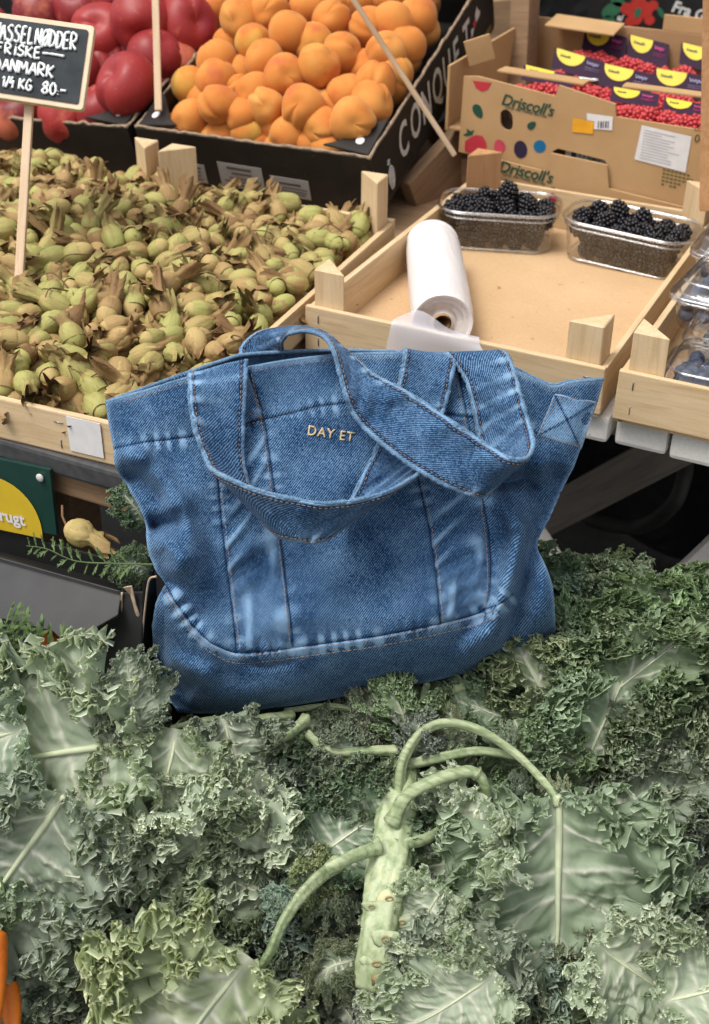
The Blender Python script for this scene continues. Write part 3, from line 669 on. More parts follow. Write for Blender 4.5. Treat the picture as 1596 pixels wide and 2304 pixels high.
def nutplace(x, y, q):
    if q[0] < 130 and q[1] > 480: return 'round the foot of the price sign stick' if q[1] < 760 else 'by the front board, at the left frame edge'
    if q[0] < 200: return 'at the back left, below the chalkboard'
    if q[1] > 800: return 'in the front of the heap, beside the bag\'s left corner'
    if q[0] > 620: return 'at the right side of the heap, beside the berry crate'
    return 'along the back board, below the apricots' if q[1] < 530 else ('in the middle of the heap' if q[1] < 680 else 'in the heap just above the bag')
for i, (x, y) in enumerate(pts):
    m = nut_mat(x, y, Z[i] + random.uniform(-.004, .006)); k = random.randrange(NV)
    if i in chosen:
        o = obj('hazelnut', nutm[k][0], NUT); o.matrix_world = m
        tag(o, 'fresh hazelnut in its husk ' + nutplace(x, y, pr[i]), 'hazelnut', 'hazelnuts heaped in the wooden crates')
        obj('husk', nutm[k][1], HUSK, o)
    else: stuffN.append((k, m))
# deeper layers seen only through the gaps: one heap
for layer in (1, 2):
    for (x, y) in pts[::1 if layer == 1 else 2]:
        xx, yy = x + random.uniform(-.011, .011), y + random.uniform(-.011, .011)
        stuffN.append((random.randrange(NV), nut_mat(xx, yy, mound(xx, yy) - .014 * layer)))
def heap(which, nm, mat, lab):
    P_, F_, A_ = [], [], []; off = 0
    for k, m in stuffN:
        v, f, a = nparts[k][which]; M3 = np.array(m.to_3x3()); t3 = np.array(m.translation)
        P_.append(v @ M3.T + t3); F_.append(np.asarray(f) + off); A_.append(a); off += len(v)
    o = obj(nm, nut_me(nm, (np.vstack(P_), np.vstack(F_), np.concatenate(A_))), mat); tag(o, lab, 'hazelnuts', kind='stuff'); return o
hp = heap(0, 'hazelnut_heap', NUT, 'heap of hazelnuts lying under the top layer in the crates')
h2 = heap(1, 'husk_heap', HUSK, 'dry husks of the hazelnuts under the top layer'); 
for k in range(26):      # loose twigs among the nuts
    x, y = pts[random.choice(idx)]; z = mound(x, y) + .011; a = random.uniform(0, 6.3); L = random.uniform(.02, .05)
    P = crom([(x, y, z - .006), (x + L * .5 * math.cos(a), y + L * .5 * math.sin(a), z + random.uniform(.0, .012)), (x + L * math.cos(a + .4), y + L * math.sin(a + .4), z + random.uniform(-.004, .012))], 10)
    tag(tube('twig', P, np.linspace(.0011, .0006, 10), TWIG, nseg=6), 'thin brown hazel twig lying among the hazelnuts', 'twig', 'twigs among the hazelnuts')

# ================================================================== CHALKBOARD SIGN AND STICKS
sg = thing('price_sign', 'chalkboard price sign with pale wooden frame stuck in the hazelnuts', 'sign', tuple(U(45, 640, 1.36)))
so = Vector(sg.location)
sTL, sTR, sBR, sBL = (-58, 20), (214, 58), (187, 249), (-82, 208)
def SP(s, t, lift=0.0, d=1.350):         # board coordinates 0..1 -> scene (relative to the sign)
    x = (sTL[0] * (1 - s) + sTR[0] * s) * (1 - t) + (sBL[0] * (1 - s) + sBR[0] * s) * t
    y = (sTL[1] * (1 - s) + sTR[1] * s) * (1 - t) + (sBL[1] * (1 - s) + sBR[1] * s) * t
    return U(x, y, d - .012 * t) + CTO * lift - np.array(so)
def slab(name, loop, th, mat, parent, lift=0.0, bev=0.0):
    top = [SP(s, t, lift) for s, t in loop]; n = len(top); bot = [p - CTO * th for p in top]
    F = [list(range(n))[::-1], [n + k for k in range(n)]] + [[k, (k + 1) % n, n + (k + 1) % n, n + k] for k in range(n)]
    o = obj(name, mesh(name, np.array(top + bot), F), mat, parent)
    if bev:
        b = o.modifiers.new('bevel', 'BEVEL'); b.width = bev; b.segments = 2
    return o
def rr(s0, t0, s1, t1, r, n=5):
    out = []
    for cx, cy, a0 in ((s1 - r, t0 + r * 1.4, -90), (s1 - r, t1 - r * 1.4, 0), (s0 + r, t1 - r * 1.4, 90), (s0 + r, t0 + r * 1.4, 180)):
        for k in range(n):
            a = math.radians(a0 + 90 * k / (n - 1)); out.append((cx + r * math.cos(a), cy + 1.4 * r * math.sin(a)))
    return out
CHALKB = None
t_ = NT('slate_board'); v_ = t_.coord(); a_ = t_.noise(v_, 18, 5, .65); b_ = t_.noise(v_, 240, 3)
CHALKB = t_.fin(t_.mix(t_.rng(a_, .35, .75), (.022, .026, .030), (.058, .066, .072)), .75, .25, t_.bump(b_, .1, .0005))
SFR = plain('pale_frame_wood', (.66, .52, .36), .6, .3, .1, 40)
slab('frame', rr(0, 0, 1, 1, .035), .009, SFR, sg, 0, .0012)
slab('slate', rr(.045, .065, .955, .935, .02), .0012, CHALKB, sg, .0016)
CHALK = plain('chalk', (.74, .76, .75), .9, .1, .12, 300)
GL = {'H': [[(0, 0), (0, 1)], [(.6, 0), (.6, 1)], [(0, .5), (.6, .45)]], 'A': [[(0, 1), (.3, 0), (.6, 1)], [(.12, .62), (.5, .6)]], 'S': [[(.55, .12), (.3, 0), (.06, .2), (.2, .42), (.45, .58), (.52, .8), (.3, 1), (0, .88)]],
      'E': [[(.5, 0), (.04, .02), (.02, 1), (.52, .97)], [(.03, .5), (.42, .47)]], 'L': [[(.03, 0), (.02, .98), (.48, .95)]], 'N': [[(0, 1), (.02, 0), (.52, 1), (.55, 0)]],
      'O': [[(.3, 0), (.04, .25), (.02, .7), (.26, 1), (.52, .78), (.56, .3), (.3, 0)], [(-.02, 1.08), (.6, -.08)]], 'D': [[(.04, 0), (.02, 1)], [(0, .02), (.35, .1), (.55, .45), (.42, .86), (0, 1)]],
      'R': [[(.04, 1), (.02, 0), (.4, .06), (.48, .3), (.3, .48), (.06, .52), (.58, 1)]], 'F': [[(.5, 0), (.04, .02), (.02, 1)], [(.03, .48), (.4, .45)]], 'I': [[(.2, .25), (.2, 1)], [(.2, .0), (.21, .06)]],
      'K': [[(.04, 0), (.02, 1)], [(.5, .04), (.08, .55), (.56, 1)]], 'M': [[(0, 1), (.06, 0), (.32, .7), (.58, 0), (.68, 1)]], '1': [[(.06, .25), (.2, 0), (.18, 1)]], '/': [[(.4, -.05), (.05, 1.05)]], '4': [[(.3, 0), (.02, .55), (.5, .55)], [(.38, .3), (.36, 1)]],
      'G': [[(.52, .14), (.28, 0), (.04, .35), (.06, .8), (.3, 1), (.52, .85), (.52, .55), (.3, .56)]], '8': [[(.3, .46), (.08, .26), (.28, 0), (.5, .2), (.3, .46), (.04, .74), (.28, 1), (.54, .76), (.3, .46)]],
      '0': [[(.3, 0), (.04, .3), (.06, .75), (.28, 1), (.52, .7), (.5, .25), (.3, 0)]], '-': [[(.02, .5), (.55, .48)]], '_': [[(0, .45), (.9, .38), (1.9, .42)]], ':': [[(.1, .62), (.11, .66)], [(.1, .88), (.11, .92)]]}
def chalkline(word, s0, t0, s1, h, wt=.0021):
    adv = {' ': .35, 'I': .42, '_': 2.0, '/': .42, '1': .36, '-': .6, 'M': .84, ':': .28}
    tot = sum(adv.get(c, .72) for c in word); k = (s1 - s0) / tot; x = s0; parts = []
    for c in word:
        if c != ' ':
            for st_ in GL[c]:
                j = [(x + (p[0] + random.uniform(-.03, .03)) * k, t0 + (p[1] + random.uniform(-.03, .03)) * h) for p in st_]
                P = crom([(a, b, 0) for a, b in j], max(4, 5 * len(j)))[:, :2] if c in 'SOD80GR' and len(j) > 3 else lin(j, max(3, 4 * len(j)))
                Q = np.array([SP(a, b, .0030) for a, b in P]); parts.append(tube_vf(Q, wt * (1 + .18 * rng.normal(size=len(Q)).clip(-1, 1)), 6))
        x += adv.get(c, .72) * k
    V_, F_ = joinvf(parts); obj('chalk_writing', mesh('chalk_writing', V_, F_, True), CHALK, sg)
chalkline('HASSELNODDER', .190, .135, .89, .195, .0015)
chalkline('FRISKE_', .235, .36, .80, .125, .0014)
chalkline('DANMARK', .225, .54, .74, .145, .0015)
chalkline('1/4 KG', .315, .745, .57, .125, .0014)
chalkline('80:-', .65, .745, .85, .135, .0015)
STK = woodmat('stick_wood', 2, (.66, .50, .34), (.58, .42, .27), (.46, .31, .18))
def stick(name, a, b, w, parent=None):
    L = (Vector(b) - Vector(a)).length; me = boxmesh(name, w, w * .7, L, .0016)
    o = obj(name, me, STK, parent); z = (Vector(b) - Vector(a)).normalized()
    m = z.to_track_quat('Z', 'Y').to_matrix().to_4x4(); m.translation = (Vector(a) + Vector(b)) / 2; o.matrix_local = m; return o
stick('stick', Vector(U(40, 690, 1.342)) - so, Vector(U(67, 225, 1.357)) - so, .0095, sg)
s1 = stick('sign_stick', U(357, 250, 1.70), U(345, -190, 1.72), .0095); tag(s1, 'upright pale wooden stick between the peaches and the apricots', 'stick')
s2 = stick('sign_stick', U(1024, 350, 1.69), U(770, -40, 1.60), .0085); tag(s2, 'slanting pale wooden stick crossing in front of the apricots', 'stick')

# ================================================================== BERRIES
def berry_mesh(name, a, b, n, rd, seed):
    r_ = np.random.default_rng(seed); bm = bmesh.new(); bmesh.ops.create_icosphere(bm, subdivisions=1, radius=1.0)
    bv = np.array([v.co[:] for v in bm.verts]); bf = [[v.index for v in f.verts] for f in bm.faces]; bm.free()
    parts = []
    for k in range(n):
        t = (k + .5) / n; z = 1 - 1.9 * t; ph = k * 2.39996; rr_ = math.sqrt(max(0, 1 - z * z))
        c = np.array([rr_ * math.cos(ph) * a, rr_ * math.sin(ph) * a, z * b]) * (1 + .06 * r_.normal())
        parts.append((bv * rd * r_.uniform(.88, 1.12) + c, bf))
    parts.append((bv * np.array([a, a, b]) * .88, bf))
    V_, F_ = joinvf(parts); return mesh(name, V_, F_, True)
def berrymat(name, c1, c2, rough, sss=0.0):
    t = NT(name); v = t.coord(); a = t.noise(v, 160, 2); c = t.mix(t.rng(a, .35, .7), c1, c2)
    return t.fin(c, rough, .5)
BLK = berrymat('blackberry_skin', (.0045, .004, .006), (.012, .009, .013), .32)
RAS = berrymat('raspberry_skin', (.42, .022, .03), (.55, .06, .06), .42)
bl_me = [berry_mesh('blackberry', .0098, .0118, 52, .0031, s) for s in (1, 2, 3)]
ra_me = [berry_mesh('raspberry', .0105, .0118, 46, .0036, s) for s in (4, 5, 6)]
def plastic(name, tint, gl=.16, rough=.06, edge=.55):
    t = NT(name); t.t.nodes.remove(t.b)
    tr = t.n('ShaderNodeBsdfTransparent'); tr.inputs['Color'].default_value = (*tint, 1)
    go = t.n('ShaderNodeBsdfGlossy'); go.inputs['Roughness'].default_value = rough; go.inputs['Color'].default_value = (.95, .95, .95, 1)
    lw = t.n('ShaderNodeLayerWeight'); lw.inputs['Blend'].default_value = .35
    f = t.math('ADD', t.math('MULTIPLY', lw.outputs['Facing'], edge), gl, True)
    v = t.coord(); nz = t.noise(v, 55, 3); b = t.bump(nz, .35, .002); t.t.links.new(b, go.inputs['Normal'])
    mx = t.n('ShaderNodeMixShader'); t.t.links.new(f, mx.inputs[0]); t.t.links.new(tr.outputs[0], mx.inputs[1]); t.t.links.new(go.outputs[0], mx.inputs[2])
    t.t.links.new(mx.outputs[0], t.out.inputs['Surface']); return t.m
CLEAR = plastic('clear_plastic', (.93, .93, .93), .05, .08, .35); CLEARR = plastic('clear_plastic_rim', (.90, .90, .90), .22, .12, .6)
def ring(w, d, r, z, n=6):
    out = []
    for cx, cy, a0 in ((w / 2 - r, d / 2 - r, 0), (-w / 2 + r, d / 2 - r, 90), (-w / 2 + r, -d / 2 + r, 180), (w / 2 - r, -d / 2 + r, 270)):
        for k in range(n):
            a = math.radians(a0 + 90 * k / (n - 1)); out.append((cx + r * math.cos(a), cy + r * math.sin(a), z))
    return out
def loft(name, rings, mat, parent, capb=True, capt=False):
    n = len(rings[0]); V_ = [p for rg in rings for p in rg]
    F_ = [[i * n + j, i * n + (j + 1) % n, (i + 1) * n + (j + 1) % n, (i + 1) * n + j] for i in range(len(rings) - 1) for j in range(n)]
    if capb: F_.append(list(range(n))[::-1])
    if capt: F_.append([(len(rings) - 1) * n + j for j in range(n)])
    return obj(name, mesh(name, V_, F_, True), mat, parent)
def rimtube(name, w, d, r, z, rad, mat, parent):
    P = np.array(ring(w, d, r, z, 8)); P = np.vstack([P, P[:1]]); return tube(name, P, rad, mat, parent, nseg=7, cap=False)
def punnet(label, w, d, h, loc, yaw, tilt=(0, 0)):
    p = thing('berry_punnet', label, 'punnet', loc); p.rotation_euler = (tilt[0], tilt[1], yaw)
    loft('tray', [ring(w * .86, d * .80, .022, .001), ring(w * .89, d * .84, .024, .005), ring(w * .94, d * .92, .028, h * .5), ring(w * .975, d * .965, .030, h - .006), ring(w, d, .032, h)], CLEAR, p)
    rimtube('rim', w + .002, d + .002, .033, h, .0022, CLEARR, p); rimtube('rim', w * .985, d * .975, .031, h - .008, .0012, CLEARR, p); rimtube('base_bead', w * .875, d * .82, .023, .003, .0013, CLEARR, p)
    return p
def fill_berries(p, w, d, levels, meshes, mat, nm, label, cat, group, heaps=(), r=.0112):
    M_ = p.matrix_world
    for z, f in levels:
        nx = int(w * f / (2 * r)); ny = max(1, int(d * f / (2 * r)))
        for i in range(nx):
            for j in range(ny):
                x = (i + .5 - nx / 2) * 2.05 * r + random.uniform(-.002, .002); y = (j + .5 - ny / 2) * 2.0 * r + random.uniform(-.002, .002)
                o = obj(nm, random.choice(meshes), mat); o.matrix_world = M_ @ Matrix.Translation((x, y, z + random.uniform(-.002, .002))) @ rand_rot(); tag(o, label, cat, group)
    for x, y, z in heaps:
        o = obj(nm, random.choice(meshes), mat); o.matrix_world = M_ @ Matrix.Translation((x, y, z)) @ rand_rot(); tag(o, label, cat, group)
pn1 = punnet('clear plastic punnet of blackberries next to the bag roll', .152, .090, .052, (.074, .392, .014), math.radians(17))
pn2 = punnet('clear plastic punnet of blackberries in the far right of the crate', .165, .090, .052, (.242, .405, .014), math.radians(-3), tilt=(.0, .03))
bpy.context.view_layer.update()
fill_berries(pn1, .135, .080, ((.013, .85), (.029, .95), (.041, 1.0)), bl_me, BLK, 'blackberry', 'glossy blackberry in the punnet next to the bag roll', 'blackberry', 'blackberries in the left punnet', heaps=[(-.058, -.012, 0.046), (-.040, .01, 0.047), (-.018, -.012, 0.048), (-.022, .016, 0.052), (.008, -.01, 0.050), (.010, .008, 0.065), (.035, -.004, 0.052), (.030, .014, 0.050), (.056, -.014, 0.044), (-.01, .03, 0.046)])
fill_berries(pn2, .140, .080, ((.013, .85), (.029, .95), (.041, 1.0)), bl_me, BLK, 'blackberry', 'glossy blackberry in the far right punnet', 'blackberry', 'blackberries in the right punnet', heaps=[(-.062, -.010, 0.046), (-.048, .012, 0.052), (-.03, -.012, 0.050), (-.022, .010, 0.058), (.002, -.01, 0.046), (.008, .014, 0.052), (.030, -.012, 0.044), (.058, -.008, 0.042)])

# ---- raspberry punnets with purple cards in the upper carton
CARDP = plain('purple_card', (.030, .011, .030), .7, .2, .12, 40); CARDY = plain('yellow_label', (.66, .50, .035), .5, .3, .06); PINKI = plain('pink_lettering', (.45, .06, .20), .5, .3); LILAC = plain('lilac_lettering', (.30, .28, .42), .5, .3)
cards = [((1318, 62), (1412, 84), (1406, 130), (1308, 112), .812, 0), ((1416, 76), (1507, 100), (1501, 152), (1410, 128), .812, 0), ((1534, 94), (1632, 118), (1625, 168), (1528, 142), .812, 0),
         ((1250, 106), (1364, 140), (1352, 182), (1240, 152), .725, 1), ((1358, 141), (1474, 168), (1464, 212), (1346, 190), .715, 1), ((1474, 152), (1596, 172), (1592, 222), (1464, 204), .715, 1),
         ((1180, 144), (1296, 172), (1290, 196), (1172, 178), .605, 1), ((1378, 194), (1484, 212), (1480, 240), (1372, 226), .605, 0), ((1496, 218), (1600, 238), (1596, 262), (1490, 250), .605, 0)]
side_words = {0: 'left end of the back row', 1: 'second from the left in the back row', 2: 'right end of the back row, cut by the frame', 3: 'left end of the middle row', 4: 'centre of the middle row', 5: 'right end of the middle row', 6: 'left end of the front row', 7: 'centre of the front row', 8: 'right end of the front row'}
for i, (a, b, c, d, Yc, tone) in enumerate(cards):
    A_, B_ = Vector(atY(*a, Yc + .02)), Vector(atY(*b, Yc + .02)); C_, D_ = Vector(atY(*c, Yc)), Vector(atY(*d, Yc))
    pun = thing('raspberry_punnet', 'raspberry punnet with purple card, ' + side_words[i], 'punnet', tuple((C_ + D_) / 2 + Vector((0, -.04, -.055))), group='raspberry punnets in the carton')
    L0 = Vector(pun.location); wv = (C_ - D_).length
    def CP(s, t, lift=.0): 
        p = (A_ * (1 - s) + B_ * s) * (1 - t) + (D_ * (1 - s) + C_ * s) * t; return p + Vector((0, -1, .35)).normalized() * lift - L0
    n_ = 6
    loopc = [(s_, t_2) for s_, t_2 in rr(0, 0, 1, 1.05, .06, 4)]
    V_ = [CP(s_, t_2) for s_, t_2 in loopc] + [CP(s_, t_2, -.0008) for s_, t_2 in loopc]; n_ = len(loopc)
    F_ = [list(range(n_))[::-1], [n_ + k for k in range(n_)]] + [[k, (k + 1) % n_, n_ + (k + 1) % n_, n_ + k] for k in range(n_)]
    cd = obj('card', mesh('card', [tuple(v) for v in V_], F_), CARDP, pun)
    semi = [(.04, .02), (.60, .02)] + [(.32 + .28 * math.cos(t_2), .06 + .62 * math.sin(t_2)) for t_2 in np.linspace(0, PI, 12)]
    obj('yellow_label', mesh('yellow_label', [tuple(CP(s_, t_2, .0008)) for s_, t_2 in semi], [list(range(len(semi)))]), CARDY, cd)
    me = textmesh("Driscoll's", .17, .1, .008, .95); me2 = bpy.data.meshes.new('lettering'); co = [CP(.13 + v.co.x * (A_ - D_).length / (A_ - B_).length * .85, .34 - v.co.y, .0013) for v in me.vertices]
    me2.from_pydata([tuple(q) for q in co], [], [list(p.vertices) for p in me.polygons]); obj('lettering', me2, GRNP, cd)
    sq = []                                      # too small to read: a scrawled word and two faint lines
    s0 = .66; 
    P_ = [CP(s0 + .028 * k, .30 + (.09 if k % 2 else -.07) * (1.3 if k in (0, 5) else .8), .0012) for k in range(9)]
    sq.append(tube_vf(crom(np.array([tuple(p) for p in P_]), 36), .0008, 5))
    obj('lettering', mesh('lettering', *joinvf(sq), True), PINKI if tone == 0 else LILAC, cd)
    sq = [tube_vf(np.array([tuple(CP(.64, t0, .0011)), tuple(CP(.78, t0 + .005, .0011)), tuple(CP(.93, t0, .0011))]), .0003, 4) for t0 in (.52, .62)]
    obj('print_line', mesh('print_line', *joinvf(sq), True), PINKI if tone == 0 else LILAC, cd)
    h = .052
    tr_ = loft('tray', [ring(wv * .86, .085, .012, .0), ring(wv * .95, .1, .014, h)], CLEAR, pun)
    tr_.rotation_euler = (0, 0, 0); tr_.location = (0, 0, -.012)
    rimtube('rim', wv * .96, .102, .015, h - .012, .0018, CLEARR, pun)
    for q in range(8 if i < 6 else 6):
        p = (D_ * (1 - (q % 6 + .5) / 6) + C_ * ((q % 6 + .5) / 6)) + Vector((random.uniform(-.006, .006), -.018 - .022 * (q // 6) + random.uniform(-.005, .005), -.013 - .006 * (q // 6) + random.uniform(-.004, .006)))
        o = obj('raspberry', random.choice(ra_me), RAS); o.matrix_world = Matrix.Translation(p) @ rand_rot() @ Matrix.Diagonal((1.08, 1.08, 1.08, 1)); tag(o, 'red raspberry in a punnet in the cardboard carton', 'raspberry', 'raspberries in the carton')

# ---- blueberry packs
BLU = NT('blueberry_skin'); v_ = BLU.coord(); a_ = BLU.noise(v_, 110, 4); BLU = BLU.fin(BLU.mix(BLU.rng(a_, .35, .7), (.022, .027, .052), (.12, .145, .205)), .6, .25)
def blueberry_mesh():
    T, Pn, F = sphere_vf(16, 12); r_ = 1 - .22 * np.exp(-(Pn / .28) ** 2) + .05 * np.exp(-((Pn - .42) / .12) ** 2) * (1 + np.cos(5 * T))
    return mesh('blueberry', (np.stack([r_ * np.sin(Pn) * np.cos(T), r_ * np.sin(Pn) * np.sin(T), r_ * np.cos(Pn) * .88], -1) * .0082).reshape(-1, 3), F, True)
bb_me = [blueberry_mesh()]
def clamshell(label, w, d, h, loc, yaw, lab=False, tilt=(0, 0)):
    p = thing('blueberry_pack', label, 'fruit pack', loc); p.rotation_euler = (tilt[0], tilt[1], yaw)
    loft('base', [ring(w * .84, d * .82, .014, .001), ring(w * .88, d * .86, .015, .006), ring(w * .93, d * .93, .018, h * .62), ring(w, d, .02, h * .62 + .001)], CLEAR, p)
    ld = loft('lid', [ring(w * 1.01, d * 1.01, .02, h * .62 + .003), ring(w * 1.01, d * 1.01, .02, h * .70), ring(w * .9, d * .88, .018, h * .73), ring(w * .86, d * .84, .018, h * .96), ring(w * .82, d * .80, .016, h)], CLEAR, p, False, True)
    for k, (f, z) in enumerate(((1.012, .63), (1.012, .70), (.90, .735), (.85, .975))): rimtube('ridge', w * f, d * f * .99, .02, h * z, .0013, CLEARR, ld)
    for k in range(4): box('hinge_tab', (.010, .004, .006), (-w * .36 + k * w * .24, -d * .5, h * .645), CLEARR, p, .001)
    if lab:
        q = box('label', (w * .6, d * .62, .0007), (w * .06, 0, h + .0012), PAPER, p, 0)
        for k in range(9): box('print_line', (w * .36, .0022, .0004), (random.uniform(-.01, .01), -d * .22 + k * d * .055, .0007), plain('blue_grey_ink', (.13, .17, .22), .6, .2), q, 0)
    bpy.context.view_layer.update()
    return p
packs = [('blueberry pack in the near corner of the right crate', .125, .105, .050, (.436, .072, .014), .0, False, (0, 0)), ('lower blueberry pack farther back in the right crate', .125, .105, .050, (.436, .184, .014), .0, False, (0, 0)),
         ('unlabelled blueberry pack stacked on the near ones in the right crate', .125, .105, .053, (.424, .158, .068), -.10, False, (.03, 0)), ('blueberry pack in the far part of the right crate', .125, .105, .050, (.436, .298, .014), .0, False, (0, 0)), ('blueberry pack with a white label on its lid, in the right crate', .125, .105, .056, (.414, .274, .070), -.06, True, (.05, .03)), ('lowest blueberry pack beneath the right frame edge', .125, .105, .050, (.568, .072, .014), .0, False, (0, 0))]
for k, (lb, w, d, h, loc, yw, la, tl) in enumerate(packs):
    p = clamshell(lb, w, d, h, loc, yw, la, tl)
    fill_berries(p, w * .84, d * .80, ((.011, 1.0), (.024, 1.0), (.036, .95)) if k not in (1, 3, 5) else ((.030, .9),), bb_me, BLU, 'blueberry', ('dusty blueberry in the ' + lb).replace('blueberry pack', 'pack'), 'blueberry', 'blueberries in pack %s' % ('abcdef'[k]), r=.0086)

# ================================================================== ROLL OF BAGS
t_ = NT('white_film'); v_ = t_.coord('Object', (1, 1, .25)); a_ = t_.noise(v_, 60, 4, .6, .8); b_ = t_.noise(t_.coord(), 9, 3)
FILM = t_.fin(t_.mix(t_.rng(b_, .35, .7), (.74, .70, .68), (.82, .79, .78)), .38, .45, t_.bump(a_, .45, .003), Subsurface_Weight=.15, Subsurface_Radius=(.02, .02, .02), Subsurface_Scale=.3)
ra, rb = Vector((.134, .062, .047)), Vector((.036, .262, .047))
rollo = thing('bag_roll', 'thick roll of thin white produce bags lying in the berry crate', 'roll', mw=frame(ra, rb - ra, (0, 0, 1)) @ Matrix.Rotation(PI / 2, 4, 'Y'))
Lr = (rb - ra).length; nz_, nth = 46, 56
th = np.linspace(0, 2 * PI, nth, endpoint=False); zz = np.linspace(0, Lr, nz_)
r_ = .0335 + .0009 * np.sin(3 * th)[:, None] + .0005 * np.sin(zz * 23)[None]  + rng.normal(0, .00012, (nth, nz_))
r_ -= .0022 * np.exp(-zz / .004)[None] + .004 * np.exp(-(Lr - zz) / .004)[None]
V = np.stack([r_ * np.cos(th)[:, None], r_ * np.sin(th)[:, None], np.broadcast_to(zz[None], (nth, nz_))], -1).reshape(-1, 3)
obj('wound_film', mesh('wound_film', V, grid_faces(nth, nz_, True), True), FILM, rollo)
for end, s_ in ((0, -1), (Lr, 1)):
    rads = [.0325, .029, .0285, .0235, .0230, .0165, .0160, .0095]; dz = [.0, -.0012, -.004, -.002, -.006, -.004, -.008, -.005]
    V = np.array([[a * math.cos(t), a * math.sin(t), end + s_ * (b + .0015)] for t in th for a, b in zip(rads, dz)])
    obj('end_layers', mesh('end_layers', V, grid_faces(nth, len(rads), True), True), FILM, rollo)
P = np.array([(0, 0, -.002), (0, 0, Lr + .002)]); V_, F_ = tube_vf(np.linspace(P[0], P[1], 4), .0097, 28, False); obj('core', mesh('core', V_, F_, True), CARD, rollo)
V_, F_ = tube_vf(np.linspace(P[0] + np.array([0, 0, .001]), P[1], 4), .0078, 28, False); obj('core_inside', mesh('core_inside', V_, F_, True), CARDIN, rollo)
# loose end of film hanging over the front board: its own thing, resting on the board
SHEET = NT('thin_film'); tb = SHEET.n('ShaderNodeBsdfTransparent'); mx = SHEET.n('ShaderNodeMixShader'); mx.inputs[0].default_value = .50
SHEET.fin((.66, .66, .72), .4, .4); SHEET.t.links.new(tb.outputs[0], mx.inputs[1]); SHEET.t.links.new(SHEET.b.outputs[0], mx.inputs[2]); SHEET.t.links.new(mx.outputs[0], SHEET.out.inputs['Surface']); SHEET = SHEET.m
ctrl = []
for u in np.linspace(0, 1, 26):
    top = np.array([.110 + .070 * u, .046, .064 - .022 * u + .002 * math.sin(9 * u)]); mid = np.array([.103 + .095 * u, .003, .0685 + .001 * math.sin(7 * u)]); over = np.array([.103 + .10 * u, -.0045, .063]); bot = np.array([.098 + .115 * u, -.008 - .002 * math.sin(8 * u), .028 + .03 * u ** 1.5])
    ctrl.append(crom([top, mid, over, bot], 22))
V = np.array(ctrl).reshape(-1, 3)
ft = obj('film_tail', mesh('film_tail', V, grid_faces(26, 22), True), SHEET, None); tag(ft, 'loose white sheet of bag film hanging over the crate front below the roll', 'plastic film')
# ================================================================== BEHIND THE CARTONS
DBX = thing('printed_box', 'black cardboard box printed with tomatoes behind the raspberry carton', 'box', (.0, 1.25, .0))
yB = 1.25
pl = [atY(x, y, yB) for x, y in ((1325, 75), (1322, -120), (1700, -60), (1700, 140))]
def bx_decal(nm, pts, mat, lift): 
    V_ = [(atY(x, y, yB)[0], -lift, atY(x, y, yB)[2]) for x, y in pts]; return obj(nm, mesh(nm, V_, [list(range(len(V_)))[::-1]]), mat, DBX)
xl = float(atY(1322, 40, yB)[0])
box('front_wall', (.62, .006, .42), (xl + .31, .003, .12), BLACKSIDE, DBX); box('side_wall', (.006, .35, .42), (xl + .003, .183, .12), BLACKSIDE, DBX); box('side_wall', (.006, .35, .42), (xl + .617, .183, .12), BLACKSIDE, DBX)
TOM = plain('tomato_print', (.42, .03, .02), .6, .3); LEAFP = plain('leaf_print', (.03, .12, .06), .6, .3)
for (x, y, r) in ((1430, 40, 17), (1450, 22, 20), (1412, 20, 15), (1438, 8, 18), (1462, 45, 12), (1418, 48, 11), (1470, 12, 12)): bx_decal('printed_tomato', ell(x, y, r, r * .95), TOM, .0008 + .0001 * r / 10)
for (x, y, a, b, ro) in ((1378, 22, 26, 15, -30), (1370, 45, 14, 10, 10), (1392, 5, 18, 10, 20), (1488, 28, 14, 6, 60), (1436, 28, 7, 12, 20)): bx_decal('printed_leaf', ell(x, y, a, b, ro), LEAFP, .0006 if x < 1400 else .0014)
def bx_text(s, x, y, h, lift=.0012, rot=.33):
    p = Vector(atY(x, y, yB)); q = Vector(atY(x + 100, y + 100 * rot, yB)); size = (Vector(atY(x, y - h, yB)) - p).length / .7
    o = obj('lettering', textmesh(s, size, .12, size * .03), PRINTW, DBX); m = frame((0, 0, 0), q - p, (0, -1, 0)); m.translation = Vector((p.x, -lift, p.z)); o.matrix_local = m
bx_text('Fra G', 1510, 24, 25); bx_text('al', 1388, 44, 14)
# brown timber frame between the boxes
tf = thing('timber_rack', 'weathered brown timber rack between the apricots and the raspberry carton', 'rack')
def ibar(name, a, b, Ya, Yb, w, t, mat): return bar(name, atY(*a, Ya), atY(*b, Yb), w, t, mat, tf, up=(1, 0, .2))
ibar('post', (1185, -60), (1168, 330), .80, .74, .045, .03, OZ)
ibar('side_board', (1135, 300), (1185, 60), .68, .92, .05, .02, OX)
ibar('rail', (1055, 175), (1180, 145), .86, .86, .03, .07, OX)
ibar('rail', (1060, 60), (1185, 50), 1.0, 1.0, .03, .08, OX)
ibar('foot_board', (930, 470), (1060, 330), .46, .58, .09, .02, OX)
ibar('rail', (985, 330), (1090, 260), .74, .74, .03, .06, OX)
ibar('rail', (1010, 400), (1110, 395), .56, .56, .03, .06, OX)
